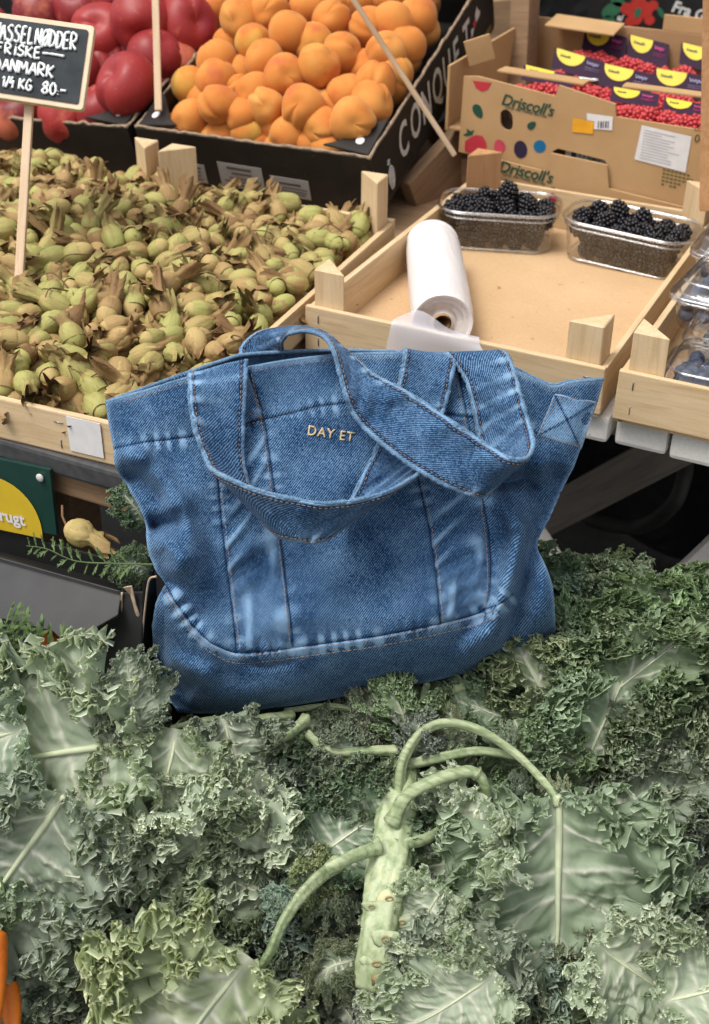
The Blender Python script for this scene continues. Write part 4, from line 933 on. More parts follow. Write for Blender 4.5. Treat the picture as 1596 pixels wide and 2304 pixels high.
# cardboard sleeve of some packet standing by the rack
pk = thing('food_packet', 'white packet with yellow and green print beside the apricot box', 'packet', (0, 0, 0))
WPK = plain('packet_white', (.62, .60, .58), .5, .3); YPK = plain('packet_yellow', (.55, .42, .03), .5, .3); GPK = plain('packet_green', (.03, .14, .05), .5, .3)
def quadslab(nm, pts, Y, th, mat, parent, lift=0):
    a = [Vector(atY(x, y, Y)) + Vector((0, -lift, 0)) for x, y in pts]; b = [p + Vector((0, th, 0)) for p in a]; n = len(a)
    F_ = [list(range(n))[::-1], [n + k for k in range(n)]] + [[k, (k + 1) % n, n + (k + 1) % n, n + k] for k in range(n)]
    return obj(nm, mesh(nm, [tuple(p) for p in a + b], F_), mat, parent)
quadslab('carton_front', [(1094, -60), (1160, -60), (1122, 66), (1100, 72)], 1.10, .03, WPK, pk); quadslab('yellow_band', [(1092, -20), (1116, -15), (1116, 40), (1096, 30)], 1.10, .002, YPK, pk, .003); quadslab('green_band', [(1094, 30), (1118, 42), (1119, 60), (1106, 74), (1097, 62)], 1.10, .002, GPK, pk, .006)
# wooden post at the right frame edge
po = bar('wooden_post', atY(1615, -80, .42), atY(1603, 470, .41), .026, .026, WARMZ if 'WARMZ' in globals() else RZ, None, up=(0, -1, 0)); tag(po, 'reddish wooden post at the right edge in front of the carton', 'post')

# ================================================================== LEFT FRONT: SIGN, BLACK TRAY, CARROTS
fs = thing('shop_sign', 'dark green sign with a yellow disc screwed under the hazelnut crate', 'sign', (0, 0, 0))
GRS = plain('dark_green_enamel', (.012, .045, .035), .35, .4, .1); YLS = plain('yellow_enamel', (.62, .43, .03), .4, .4, .05)
Ys = -.324
quadslab('panel', [(-160, 1000), (112, 1058), (128, 1204), (-150, 1150)], Ys, .004, GRS, fs)
disc = [(-22 + 118 * math.cos(a), 1188 + 118 * math.sin(a) + .20 * 118 * math.cos(a)) for a in np.linspace(PI, 2 * PI, 40)]
disc = [(x, min(y, 1192 + .21 * x)) for x, y in disc]
V_ = [tuple(atY(x, y, Ys - .0012)) for x, y in disc]; obj('yellow_disc', mesh('yellow_disc', V_, [list(range(len(V_)))[::-1]]), YLS, fs)
me = textmesh('Frugt', 1.0, .05, .03); sz = (Vector(atY(0, 1165, Ys)) - Vector(atY(0, 1141, Ys))).length / .7
q = obj('lettering', me, PAPER, fs); p0 = Vector(atY(-16, 1166, Ys - .0022)); p1 = Vector(atY(80, 1188, Ys - .0022))
m = frame(p0, p1 - p0, (0, -1, 0)) @ Matrix.Diagonal((sz, sz, sz, 1)); q.matrix_local = m
bm = bmesh.new(); bmesh.ops.create_uvsphere(bm, u_segments=14, v_segments=8, radius=.0042)
for v in bm.verts: v.co.y *= .5
me = bpy.data.meshes.new('screw'); bm.to_mesh(me); bm.free(); q = obj('screw', me, plain('screw_white', (.55, .54, .52), .35, .5), fs); q.location = atY(90, 1075, Ys - .002)
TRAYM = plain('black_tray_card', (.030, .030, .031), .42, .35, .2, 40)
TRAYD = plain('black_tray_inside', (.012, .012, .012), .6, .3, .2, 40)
tr = thing('display_tray', 'black folded cardboard tray under the green sign, kale spilling beside it', 'tray')
def poly3(nm, pts, mat, th=.003, nrm=None):
    a = [Vector(p) for p in pts]; n = len(a); N = (a[1] - a[0]).cross(a[2] - a[0]).normalized() if nrm is None else Vector(nrm)
    if N.dot(Vector(CTO)) < 0: N = -N
    b = [p - N * th for p in a]
    F_ = [list(range(n)), [n + k for k in range(n)][::-1]] + [[(k + 1) % n, k, n + k, n + (k + 1) % n] for k in range(n)]
    o = obj(nm, mesh(nm, [tuple(p) for p in a + b], F_), mat, tr); bv = o.modifiers.new('bevel', 'BEVEL'); bv.width = .0008; bv.segments = 2; bv.limit_method = 'ANGLE'; return o
D_ = lambda x, y, Y: Vector(atY(x, y, Y))
def onplane(anch, pts):
    a, b, c = [D_(*p) for p in anch]; N = (b - a).cross(c - a); out = []
    for x, y in pts:
        d = Vector(ray(x, y)); o = Vector(CC); out.append(o + d * ((a - o).dot(N) / d.dot(N)))
    return out
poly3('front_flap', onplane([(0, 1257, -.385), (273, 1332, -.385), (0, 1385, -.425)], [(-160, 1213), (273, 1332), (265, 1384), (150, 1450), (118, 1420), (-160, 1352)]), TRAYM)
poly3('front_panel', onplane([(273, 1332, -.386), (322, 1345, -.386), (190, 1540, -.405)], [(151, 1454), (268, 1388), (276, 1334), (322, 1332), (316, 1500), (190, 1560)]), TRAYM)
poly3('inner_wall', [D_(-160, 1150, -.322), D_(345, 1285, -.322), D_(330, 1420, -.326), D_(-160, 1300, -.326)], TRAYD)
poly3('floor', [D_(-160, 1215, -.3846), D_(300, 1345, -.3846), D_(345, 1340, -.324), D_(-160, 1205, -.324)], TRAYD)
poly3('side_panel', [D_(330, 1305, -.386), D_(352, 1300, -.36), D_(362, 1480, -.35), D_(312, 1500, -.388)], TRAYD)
# pale torn cut edges of the board
EDGE = plain('raw_card_edge', (.46, .34, .24), .85, .15, .2, 200)
for pts, r in (([(275, 1333), (274, 1360), (279, 1388), (300, 1400), (312, 1398)], .0011), ([(352, 1297), (338, 1302), (331, 1330), (318, 1455)], .0010), ([(152, 1452), (200, 1426), (266, 1386)], .0007), ([(-40, 1246), (100, 1284), (273, 1332)], .0011)):
    tube('cut_edge', crom([tuple(D_(x, y, -.3885)) for x, y in pts], 24), r, EDGE if r < .00105 or pts[0][0] > 200 else TRAYM, tr, nseg=6)
tornV = [D_(276, 1322, -.392), D_(296, 1318, -.392), D_(300, 1335, -.392), D_(306, 1362, -.391), D_(314, 1385, -.39), D_(308, 1396, -.389), D_(300, 1365, -.389), D_(292, 1338, -.389)]
poly3('torn_paper', tornV, EDGE, .0015)
# loose hazelnut with its stalk on the tray
nk = obj('hazelnut', nutm[2][0], NUT); 
z_ = (Vector(CRIGHT) * .9 - Vector(CUP) * .35 + Vector(CTO) * .3); mm = z_.to_track_quat('Z', 'Y').to_matrix().to_4x4(); mm.translation = Vector(U(178, 1198, 1.135)); nk.matrix_world = mm @ Matrix.Diagonal((1.05, 1.05, 1.05, 1)); tag(nk, 'single hazelnut with a dry husk and stalk lying on the black tray', 'hazelnut'); obj('husk', nutm[2][1], HUSK, nk)
sk = tube('stalk', [(-.000, 0, -.009), (.001, .001, -.014), (.004, .006, -.020), (.012, .010, -.026)], .0011, TWIG, nk, nseg=6)
# ================================================================== KALE
def mk_kale():
    t = NT('kale_leaf'); v = t.coord('Object'); a = t.noise(v, 35, 3); f = t.noise(v, 900, 2); vein = t.attr('vein'); ed = t.attr('edge'); oc = t.ocol()
    base = t.mix(t.rng(a, .3, .7), (.220, .290, .195), (.325, .390, .295))
    base = t.mix(t.math('MULTIPLY', t.rng(ed, .0, .5), .8), base, (.315, .385, .300))
    rim = t.rng(ed, .86, 1.0); base = t.mix(t.math('MULTIPLY', rim, .75), base, (.72, .77, .66))  # pale frill rims: light caught on the edges put into the colour
    base = t.mix(1.0, base, oc, 'MULTIPLY')
    c = t.mix(t.math('MULTIPLY', vein, .95, True), base, (.78, .80, .66))
    b = t.bump(f, .12, .0006); b = t.bump(vein, .5, .0025, b)
    m = t.fin(c, .52, .32, b)
    tl = t.n('ShaderNodeBsdfTranslucent'); t.t.links.new(t.mix(1.0, c, (.95, 1.0, .70), 'MULTIPLY'), tl.inputs['Color'])
    mx = t.n('ShaderNodeMixShader'); mx.inputs[0].default_value = .40
    t.t.links.new(t.b.outputs[0], mx.inputs[1]); t.t.links.new(tl.outputs[0], mx.inputs[2]); t.t.links.new(mx.outputs[0], t.out.inputs['Surface'])
    return m
KALE = mk_kale()
def mk_rib():
    t = NT('kale_rib'); v = t.coord('Object'); a = t.noise(v, 40, 3); s = t.noise(t.coord('Object', (.1, 1, 1)), 300, 2)
    c = t.mix(t.rng(a, .3, .7), (.25, .31, .165), (.40, .45, .27)); c = t.mix(t.rng(s, .42, .66, 0, .8), c, (.155, .215, .10))
    return t.fin(c, .5, .35, t.bump(s, .3, .001))
RIB = mk_rib(); MIDR = plain('kale_midrib', (.52, .57, .385), .5, .3, .15, 60)
def resamp(C, n):
    s = np.r_[0, np.cumsum(np.linalg.norm(np.diff(C, axis=0), axis=1))]; t = np.linspace(0, s[-1], n)
    return np.stack([np.interp(t, s, C[:, i]) for i in range(C.shape[1])], 1), t
def leaf_mesh(seed, L=.20, W=.085, flat=.5, ruf=1.0, cup=.0, roll=.6, arch=.06, lobes=5, dens=1.0, dome=0.0, rib=1.0):
    """curly leaf: base at the origin, tip along +X, upper face +Z. flat = share of the blade that stays smooth;
    beyond it the margin meanders at three scales and stands up like a frilled ribbon."""
    r_ = np.random.default_rng(seed)
    N0 = 420; u = np.linspace(0, 1, N0); tau = np.where(u < .5, u * 2, (1 - u) * 2); side = np.tanh((.5 - u) * 60)
    w = W * np.sin(PI * np.clip(tau, 0, 1) ** .72 * .96 + .03) ** .72
    w = w * (1 + .16 * np.sin(2 * PI * lobes * tau + r_.uniform(0, 6)) * np.sin(PI * tau) + .08 * np.sin(2 * PI * lobes * 2.3 * u + r_.uniform(0, 6)))
    E = np.stack([L * tau ** .9, side * w], 1); O = np.stack([L * np.clip(tau - .20, 0, .97), 0 * w], 1)
    inner = O * (1 - flat) + E * flat; midc = O * (1 - (flat + 1) * .52) + E * (flat + 1) * .52
    bandw = np.linalg.norm(E - inner, axis=1)
    # margin built up scale by scale; every curve keeps N samples matched along the margin
    N = int((6000 if flat > .4 else 11000) * dens)
    uu = np.linspace(0, 1, N)
    def at(C, q): return np.stack([np.interp(q, np.linspace(0, 1, len(C)), C[:, i]) for i in range(C.shape[1])], 1)
    # spread the samples evenly over the outline first
    sE = np.r_[0, np.cumsum(np.linalg.norm(np.diff(E, axis=0), axis=1))]; q0 = np.interp(uu * sE[-1], sE, u)
    cur = at(midc, q0); inn = at(inner, q0); bw = np.interp(q0, u, bandw); zc = np.zeros(N); layers = [(inn.copy(), np.zeros(N))]
    sm = 0
    for lv, (lam, amp, tang, zamp) in enumerate(((.038, None, .55, .010), (.0130, .0060, .75, .0043), (.0054, .0022, .8, .0017)) if (flat > .4 or seed in (4, 6)) else ((.032, None, .55, .0095), (.0105, .0052, .78, .0040), (.0046, .0019, .85, .0016))):
        s = np.r_[0, np.cumsum(np.linalg.norm(np.diff(cur, axis=0), axis=1))]
        ph = 2 * PI * s / lam + sum(1.3 * np.sin(2 * PI * s / lam * f + r_.uniform(0, 6.3)) for f in (.17, .31, .43))
        T = np.gradient(cur, axis=0); T /= np.linalg.norm(T, axis=1)[:, None] + 1e-12; Nn = np.stack([T[:, 1], -T[:, 0]], 1)
        A = (bw * .42 if amp is None else amp) * ruf * (1 + .4 * np.sin(ph * .23 + r_.uniform(0, 6)))
        if amp is None: A = np.minimum(A, .021)
        cur = cur + Nn * (A * np.sin(ph))[:, None] + T * (tang * A * np.sin(2 * ph + .3 * r_.normal()))[:, None]
        zc = zc + zamp * ruf * np.sin(ph * 1.0 + 1.1 + .7 * np.sin(ph * .37)) + (.0, .003, .0012)[lv]
        layers.append((cur.copy(), zc.copy()))
    H = roll * np.clip(bw / .03, .3, 1.2)
    rise = [0, .006, .0125, .0185]
    rows = []; gs = []
    K = (5, 4, 3)
    for i in range(3):
        (a0, z0), (a1, z1) = layers[i], layers[i + 1]
        for k in range(K[i]):
            f = k / K[i]; f2 = f ** (1.25 if i == 0 else 1.0)
            rows.append(np.c_[a0 * (1 - f2) + a1 * f2, (z0 + H * rise[i]) * (1 - f2) + (z1 + H * rise[i + 1]) * f2]); gs.append((i + f) / 3)
    rows.append(np.c_[layers[3][0], layers[3][1] + H * rise[3]]); gs.append(1.0)
    P1 = np.stack(rows, 1); nr1 = P1.shape[1]; g1 = np.broadcast_to(np.array(gs)[None], P1.shape[:2])
    # smooth inner blade
    nr0 = 16; R = np.linspace(0, 1, nr0)[None, :, None]
    P0 = np.zeros((N0, nr0, 3)); P0[..., :2] = O[:, None] * (1 - R * flat) + E[:, None] * R * flat
    Rr = R[..., 0] * flat
    sx_ = 1 / (L / 7.0); bend = r_.choice([-1, 1]) * r_.uniform(.10, .26)
    def deform(P):
        P = P.copy(); x, y, z = P[..., 0], P[..., 1], P[..., 2]
        ay = np.abs(y); k_ = np.clip(ay / (W * .5), 0, 1.3)
        q_ = (x - ay * .62) * sx_ + .15 * np.sin(ay * 90 + seed)                       # quilting between the side veins
        z = z + .0052 * np.abs(np.sin(PI * q_)) * np.clip(k_, 0, 1) - .003
        z = z + .0030 * np.sin(x * 260 + 2.2 * np.sin(y * 170 + seed)) * np.sin(y * 250 + 1.7 * np.sin(x * 140) + seed) * np.clip(ay * 60, 0, 1)
        z = z + (.012 * np.sin(x * 58 + 3 * np.sign(y) + seed) + .007 * np.sin(x * 131 + ay * 60 + 5 * np.sign(y) + 2 * seed)) * np.clip(ay / W, 0, 1.2) ** 1.2
        z = z + cup * y * y / W + (.10 * np.abs(y) if dome == 0 else -dome * (x - .5 * L) ** 2 / L)
        th = -arch * 3.0 * np.clip(x, 0, 9) / L; xs = np.where(np.abs(th) > 1e-4, np.sin(th) / np.where(np.abs(th) > 1e-4, th, 1), 1) * x; zs = np.where(np.abs(th) > 1e-4, (1 - np.cos(th)) / np.where(np.abs(th) > 1e-4, th, 1), 0) * x
        y = y + bend * np.clip(x, 0, 9) ** 2 / L
        return np.stack([xs - z * np.sin(th), y, zs + z * np.cos(th)], -1)
    nv = 7.0; tt = tau[:, None]; q = tt * nv + .25 * np.sin(Rr * 7 + np.round(tt * nv) * 1.7); dv = np.abs(q - np.round(q)) / nv * L
    vein = np.exp(-(dv / (.0026 * (1.15 - Rr))) ** 2) * np.clip(1.15 - Rr * 1.1, 0, 1)
    q2 = tt * nv * 3 + Rr * 2.5; dv2 = np.abs(q2 - np.round(q2)) / (nv * 3) * L
    vein = np.maximum(vein, .62 * np.exp(-(dv2 / .0011) ** 2) * np.clip((Rr - .08) * 4, 0, 1)); vein = np.maximum(vein, np.exp(-(Rr * w[:, None] / (.0052 - .0030 * tt)) ** 2))
    V = np.vstack([deform(P0).reshape(-1, 3), deform(P1).reshape(-1, 3)]); F = np.vstack([grid_faces(N0, nr0), grid_faces(N, nr1) + N0 * nr0])
    me = mesh('blade', V, F, True)
    vv = np.r_[vein.ravel(), (.25 * np.exp(-g1 * 6)).ravel() * 0]
    a = me.attributes.new('vein', 'FLOAT', 'POINT'); a.data.foreach_set('value', vv.astype(np.float32))
    a = me.attributes.new('edge', 'FLOAT', 'POINT'); a.data.foreach_set('value', np.r_[np.zeros(N0 * nr0), g1.ravel()].astype(np.float32))
    x = np.linspace(.0 if rib > 1.5 else .010, L * .92, 80); M = deform(np.stack([x, .0020 * np.sin(x * 40 + seed), np.interp(x, [0, .03, .06, L], [-.0035 if rib < 1.5 else .001, .0, .0010, .0010])], 1))
    rr_ = np.interp(x, [0, .03, L * .3, L * .6, L * .92], np.array([.0020, .0024, .0018, .0010, .0003]) * (1 + (rib - 1) * .5))
    Vt, Ft = tube_vf(M, rr_, 10, True, .8, .04, seed)
    return me, mesh('midrib', Vt, Ft, True)
variants = {
    'F1': leaf_mesh(1, .22, .112, .40, 1.1, -.22, .55, .06, 4), 'F2': leaf_mesh(2, .19, .105, .44, 1.15, -.40, .60, .14, 4), 'F3': leaf_mesh(3, .17, .092, .45, 1.05, -.20, .55, .05, 3),
    'B1': leaf_mesh(21, .23, .120, .46, 1.1, -.12, .55, .03, 4, rib=2.3),
    'C1': leaf_mesh(4, .16, .085, .22, 1.15, -.55, .75, 0, 5, dome=.9), 'C2': leaf_mesh(5, .14, .080, .18, 1.25, -.75, .8, 0, 4, dome=1.2), 'C3': leaf_mesh(6, .18, .075, .25, 1.1, -.45, .7, 0, 6, dome=.7), 'C4': leaf_mesh(7, .13, .085, .16, 1.2, -.9, .85, 0, 4, dome=1.4)}
def kdepth(x, y):
    return 1.205 - (y - 1540) * .00018 + np.clip(1540 - y, 0, 999) * .00032 - .075 * np.clip((420 - x) / 420, 0, 1) * np.clip((2000 - y) / 500, 0, 1)
def leaf(x, y, ang, sc, var, off=0.0, pitch=0.0, roll=0.0, tint=(1, 1, 1), label=None, group=None, parent=None, name='kale_leaf', bent=None):
    off = off + (.030 if var[0] in 'FB' else -.012); P = Vector(U(x, y, float(kdepth(x, y)) - off)); a = math.radians(ang); ph = math.radians(pitch)
    tip = (Vector(CRIGHT) * math.cos(a) + Vector(CUP) * math.sin(a)) * math.cos(ph) + Vector(CTO) * math.sin(ph)
    nrm = Vector(CTO) + Vector(CUP) * .22
    sc *= 1.1
    m = frame(P, tip, nrm) @ Matrix.Rotation(math.radians(roll), 4, 'X') @ Matrix.Diagonal((sc, sc, sc, 1))
    bl, rb_ = variants[var]
    o = obj(name, bl, KALE); o.color = (*tint, 1)
    if parent is not None: o.parent = parent; o.matrix_local = parent.matrix_world.inverted() @ m
    else: o.matrix_world = m
    r2 = obj('midrib', rb_, MIDR, o)
    if parent is None: tag(o, label, 'kale leaf', group)
    elif label: o['label'] = label
    return o
GRP = 'curly kale leaves packed in the heap'
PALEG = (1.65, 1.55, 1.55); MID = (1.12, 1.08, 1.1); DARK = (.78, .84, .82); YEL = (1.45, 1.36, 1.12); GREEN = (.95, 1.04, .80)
def rp(lo=.9, hi=1.12): k = random.uniform(lo, hi); return (k * random.uniform(.92, 1.10), k, k * random.uniform(.85, 1.12))
# ---- the cut plant lying in front: stalk, petioles and its own leaves
plant = thing('kale_plant', 'cut kale plant with a thick pale scarred stalk, lying in front of the bag', 'kale plant', tuple(U(850, 2180, 1.0)))
bpy.context.view_layer.update(); pinv = np.array(plant.matrix_world.inverted())
def rel(P): P = np.asarray(P); return P @ pinv[:3, :3].T + pinv[:3, 3]
def KP(pts): return np.array([U(x, y, float(kdepth(x, y)) - o) for x, y, o in pts])
def petiole(pts, r0, r1, n=40, flat=.8, nm='petiole', ripple=.05):
    P = crom(KP([(a_, b_, c_ + .014) for a_, b_, c_ in pts]), n); return tube(nm, rel(P), np.linspace(r0, r1, n) * .70 * (1 + .35 * np.exp(-np.linspace(0, 1, n) / .06)) * (1 + .04 * np.sin(np.linspace(0, 40, n))), RIB, plant, nseg=20, flat=flat, ripple=ripple * 2.2, seed=random.randrange(999))
def mk_stalk():
    t = NT('kale_stalk'); v = t.coord('Object'); a = t.noise(v, 26, 4); s = t.noise(t.coord('Object', (1, 1, .15)), 160, 3)
    c = t.mix(t.rng(a, .3, .7), (.32, .38, .21), (.48, .53, .35)); c = t.mix(t.rng(s, .45, .68, 0, .8), c, (.20, .27, .12)); c = t.mix(t.rng(a, .58, .72, 0, .8), c, (.56, .53, .28))
    return t.fin(c, .5, .35, t.bump(s, .5, .0025))
STALK = mk_stalk(); SCAR = plain('leaf_scar', (.44, .46, .23), .6, .25, .25, 120); SCARD = plain('cut_scar', (.26, .20, .10), .8, .2, .3, 200)
P = crom(KP([(842, 2215, .016), (852, 2120, .036), (868, 2000, .044), (884, 1900, .042), (900, 1800, .034), (912, 1700, .018), (928, 1600, .0), (935, 1530, -.02)]), 70)
n = 70; rad = np.interp(np.linspace(0, 1, n), [0, .12, .35, .55, .8, 1], [.0150, .0165, .0185, .0178, .0145, .0110]) * (1 + .05 * np.sin(np.linspace(0, 26, n)))
tube('stalk', rel(P), rad * (1 + .02 * rng.normal(size=n)), STALK, plant, nseg=48, ripple=.05, seed=5, ridges=.035)
def knob(x, y, off, r, sx=1.4):
    c = rel(U(x, y, float(kdepth(x, y)) - off)); T, Pn, F = sphere_vf(16, 10)
    rr_ = 1 + .16 * np.sin(3 * T + x) * np.sin(Pn) + .10 * np.sin(5 * Pn + y)
    V_ = (rr_[..., None] * (np.sin(Pn) * np.cos(T))[..., None] * CRIGHT * sx + rr_[..., None] * (np.sin(Pn) * np.sin(T))[..., None] * CUP * .8 + (rr_ * np.cos(Pn))[..., None] * CTO * .32).reshape(-1, 3) * r * 1.15 + c - CTO * r * .35
    o = obj('leaf_scar', mesh('leaf_scar', V_, F, True), STALK, plant)
    tor = np.array([c + CTO * r * .13 + r * .36 * (1.3 * math.cos(a) * CRIGHT + .7 * math.sin(a) * CUP) for a in np.linspace(0, 2 * PI, 14)]); tube('scar_ring', tor, r * .11, SCARD, o, nseg=5, cap=False)
for k in ((876, 2022, .060, .0065), (836, 2040, .056, .0050), (868, 2112, .054, .0075), (905, 2075, .046, .0055), (848, 2168, .042, .0080), (888, 1955, .058, .0045), (850, 1982, .056, .0045), (908, 1915, .052, .0045), (872, 1890, .055, .0040)): knob(*k)
tube('cut_end', rel(KP([(836, 2206, .045), (880, 2200, .045)])), [.006, .004], SCARD, plant, nseg=10, flat=.5)
# arching petioles
petiole([(898, 1800, .028), (908, 1710, .045), (950, 1645, .050), (1010, 1625, .052), (1085, 1645, .054), (1165, 1700, .050), (1225, 1760, .066), (1248, 1790, .070), (1254, 1815, .068)], .0085, .0052)
petiole([(905, 1720, .03), (990, 1705, .035), (1080, 1690, .035), (1160, 1700, .035)], .0075, .006)
petiole([(885, 1850, .045), (920, 1790, .062), (990, 1752, .070), (1055, 1738, .072), (1076, 1745, .070)], .0095, .0080, nm='broken_petiole')
petiole([(1070, 1738, .072), (1090, 1760, .066), (1096, 1800, .05), (1080, 1850, .03)], .0070, .004)
petiole([(890, 1905, .04), (960, 1885, .035), (1020, 1855, .02)], .0085, .006)
petiole([(850, 1905, .048), (800, 1925, .058), (735, 1955, .055)], .0090, .0075, nm='broken_petiole')
petiole([(760, 1945, .03), (690, 2000, .05), (640, 2070, .055), (610, 2140, .045), (570, 2200, .03)], .0098, .006)
petiole([(900, 1690, .02), (820, 1690, .020), (740, 1690, .02), (690, 1650, .02)], .0075, .006)
petiole([(690, 1620, .025), (650, 1650, .035), (600, 1690, .035), (560, 1720, .02)], .0080, .0055)
petiole([(660, 1612, .01), (560, 1620, .025), (470, 1622, .03), (385, 1640, .035)], .0075, .004)
petiole([(920, 1640, .01), (880, 1560, .0), (800, 1560, -.01)], .008, .006); petiole([(950, 1640, .0), (970, 1570, .0), (1040, 1540, -.01)], .009, .007); petiole([(960, 1630, .01), (952, 1580, .01), (960, 1540, .0)], .007, .006)
petiole([(1180, 1480, .01), (1280, 1500, .03), (1370, 1525, .03), (1430, 1550, .02)], .0075, .006)
for pts_, r0_, r1_ in (([(915, 1680, -.01), (860, 1620, .0), (760, 1590, .0), (640, 1600, .0)], .007, .004), ([(930, 1600, .0), (1000, 1560, .0), (1100, 1530, -.01)], .008, .006), ([(880, 1960, .02), (940, 1930, .015), (1010, 1960, -.01)], .007, .003)): petiole(pts_, r0_, r1_)
PLL = dict(parent=plant, name='leaf')
leaf(1252, 1790, -82, 1.0, 'B1', .058, -4, 4, (1.15, 1.18, 1.08), label='largest flat leaf with a pale midrib pointing down', **PLL)
leaf(1090, 1790, -112, .78, 'F3', .050, -10, 40, PALEG, label='pale folded leaf hanging from the broken petiole', **PLL)
leaf(560, 2215 - 60, -128, 1.02, 'F2', .055, 0, -8, YEL, label='pale yellowish leaf at the bottom left of the stalk', **PLL)
leaf(1000, 1990, -115, .50, 'F3', .045, -5, 25, PALEG, **PLL)
leaf(590, 1735, -125, .62, 'F3', .040, 0, -25, PALEG, **PLL)
leaf(760, 1955, 200, .35, 'C2', .06, 0, 0, YEL, **PLL)
leaf(700, 1650, -60, .55, 'C1', .03, 0, 0, MID, **PLL)
leaf(930, 1690, 100, .50, 'C4', .04, 10, 0, GREEN, **PLL)
leaf(860, 1730, -150, .60, 'C1', .045, -10, 20, GREEN, **PLL)
for (x, y, a, sc_, of) in ((925, 1720, 70, .34, .055), (840, 1700, 160, .36, .045), (960, 1690, -30, .26, .05), (985, 1830, -70, .34, .05), (800, 1990, 190, .34, .045), (930, 2040, -20, .34, .045), (800, 2150, 200, .36, .045), (920, 2180, -60, .36, .045), (860, 2250, -90, .4, .05), (1000, 1640, 60, .16, .05), (1120, 1690, 40, .18, .06), (1190, 1760, 200, .16, .06), (1230, 1800, 20, .18, .05), (960, 1770, -120, .16, .08), (1020, 1760, 80, .12, .08), (1085, 1790, -60, .22, .07), (690, 1990, 200, .16, .06), (650, 2060, 120, .18, .065), (760, 1690, -90, .18, .04), (620, 1690, 60, .16, .05), (950, 1890, -60, .16, .05), (560, 1625, -80, .2, .04), (820, 1560, -90, .3, .01), (990, 1560, -80, .3, .01), (740, 1600, -70, .3, .01)):
    leaf(x, y, a, sc_, random.choice(('C1', 'C2', 'C4')), of, random.uniform(-10, 10), random.uniform(-30, 30), rp(1.0, 1.35), **PLL)
# ---- named leaves of the heap
leaf(315, 1660, 198, .98, 'B1', .062, -8, -10, PALEG, 'broad pale leaf with branching veins and a hole, left below the bag corner')
leaf(392, 1640, -98, .72, 'F1', .066, -5, 5, (1.35, 1.3, 1.2), 'pale kale leaf hanging straight down from the bag\'s lower left corner')
leaf(140, 1790, -118, .85, 'B1', .060, -8, -12, MID, 'flat green leaf with a curled hem at the left edge, tip pointing down')
leaf(60, 1640, 200, .8, 'F3', .04, -5, 0, (1.45, 1.42, 1.5), 'bluish pale leaf cut by the left frame edge')
leaf(318, 1645, 108, .40, 'F3', .055, 15, 0, MID, 'kale leaf standing up against the black tray, left of the bag')
leaf(500, 1610, -70, .58, 'F3', .05, -5, 10, MID, 'small fan shaped leaf just under the bag\'s bottom left')
leaf(560, 1780, -118, .80, 'F3', .05, -15, -30, PALEG, 'pale leaf seen from its smooth side, left of the dark gap')
leaf(1160, 1620, -75, .46, 'F3', .01, -5, 5, GREEN, 'green leaf with white veins under the bag\'s lower right corner')
leaf(1250, 1640, -100, .48, 'F3', .01, -5, 0, GREEN, 'smaller veined leaf beside the arching petiole on the right')
leaf(1080, 2080, -110, .62, 'F2', .030, -5, -10, MID, 'flat leaf to the right of the stalk\'s cut end')
leaf(1300, 1385, 165, .62, 'F2', -.02, 0, 0, (.75, .85, .78), 'shaded leaf with visible ribs behind the bag\'s right side')  # low tint: the leaf's shade put into its colour
leaf(330, 1180, 120, .26, 'C1', .245, 10, 0, (.9, 1.0, .9), 'small curly kale leaf poking out left of the bag under the crate')
leaf(340, 1280, 160, .26, 'C2', .205, 10, 0, (.95, 1.0, .9), 'small curly kale leaf drooping over the black tray beside the bag')
leaf(280, 1940, -95, .85, 'F2', .0, -10, 15, (.95, .95, .85), 'limp flat leaf hanging in the lower left shadow')
leaf(120, 2010, -110, .8, 'F3', .02, -10, -15, (1.2, 1.2, 1.15), 'pale leaf above the orange carrot at the left edge')
leaf(1120, 2190, -140, .6, 'F3', .04, 0, 0, PALEG, 'pale leaf near the bottom edge, right of centre')
leaf(690, 1945, 40, .6, 'F3', .0, -5, 0, (.85, .95, .85), 'dark veined leaf deep in the heap left of the stalk')
leaf(1330, 2120, -30, .7, 'F3', .03, 0, 20, PALEG, 'pale crumpled leaf at the lower right of the big leaf')
leaf(1480, 2260, 20, .7, 'F3', .03, 0, 0, PALEG, 'pale smooth leaf in the bottom right corner')
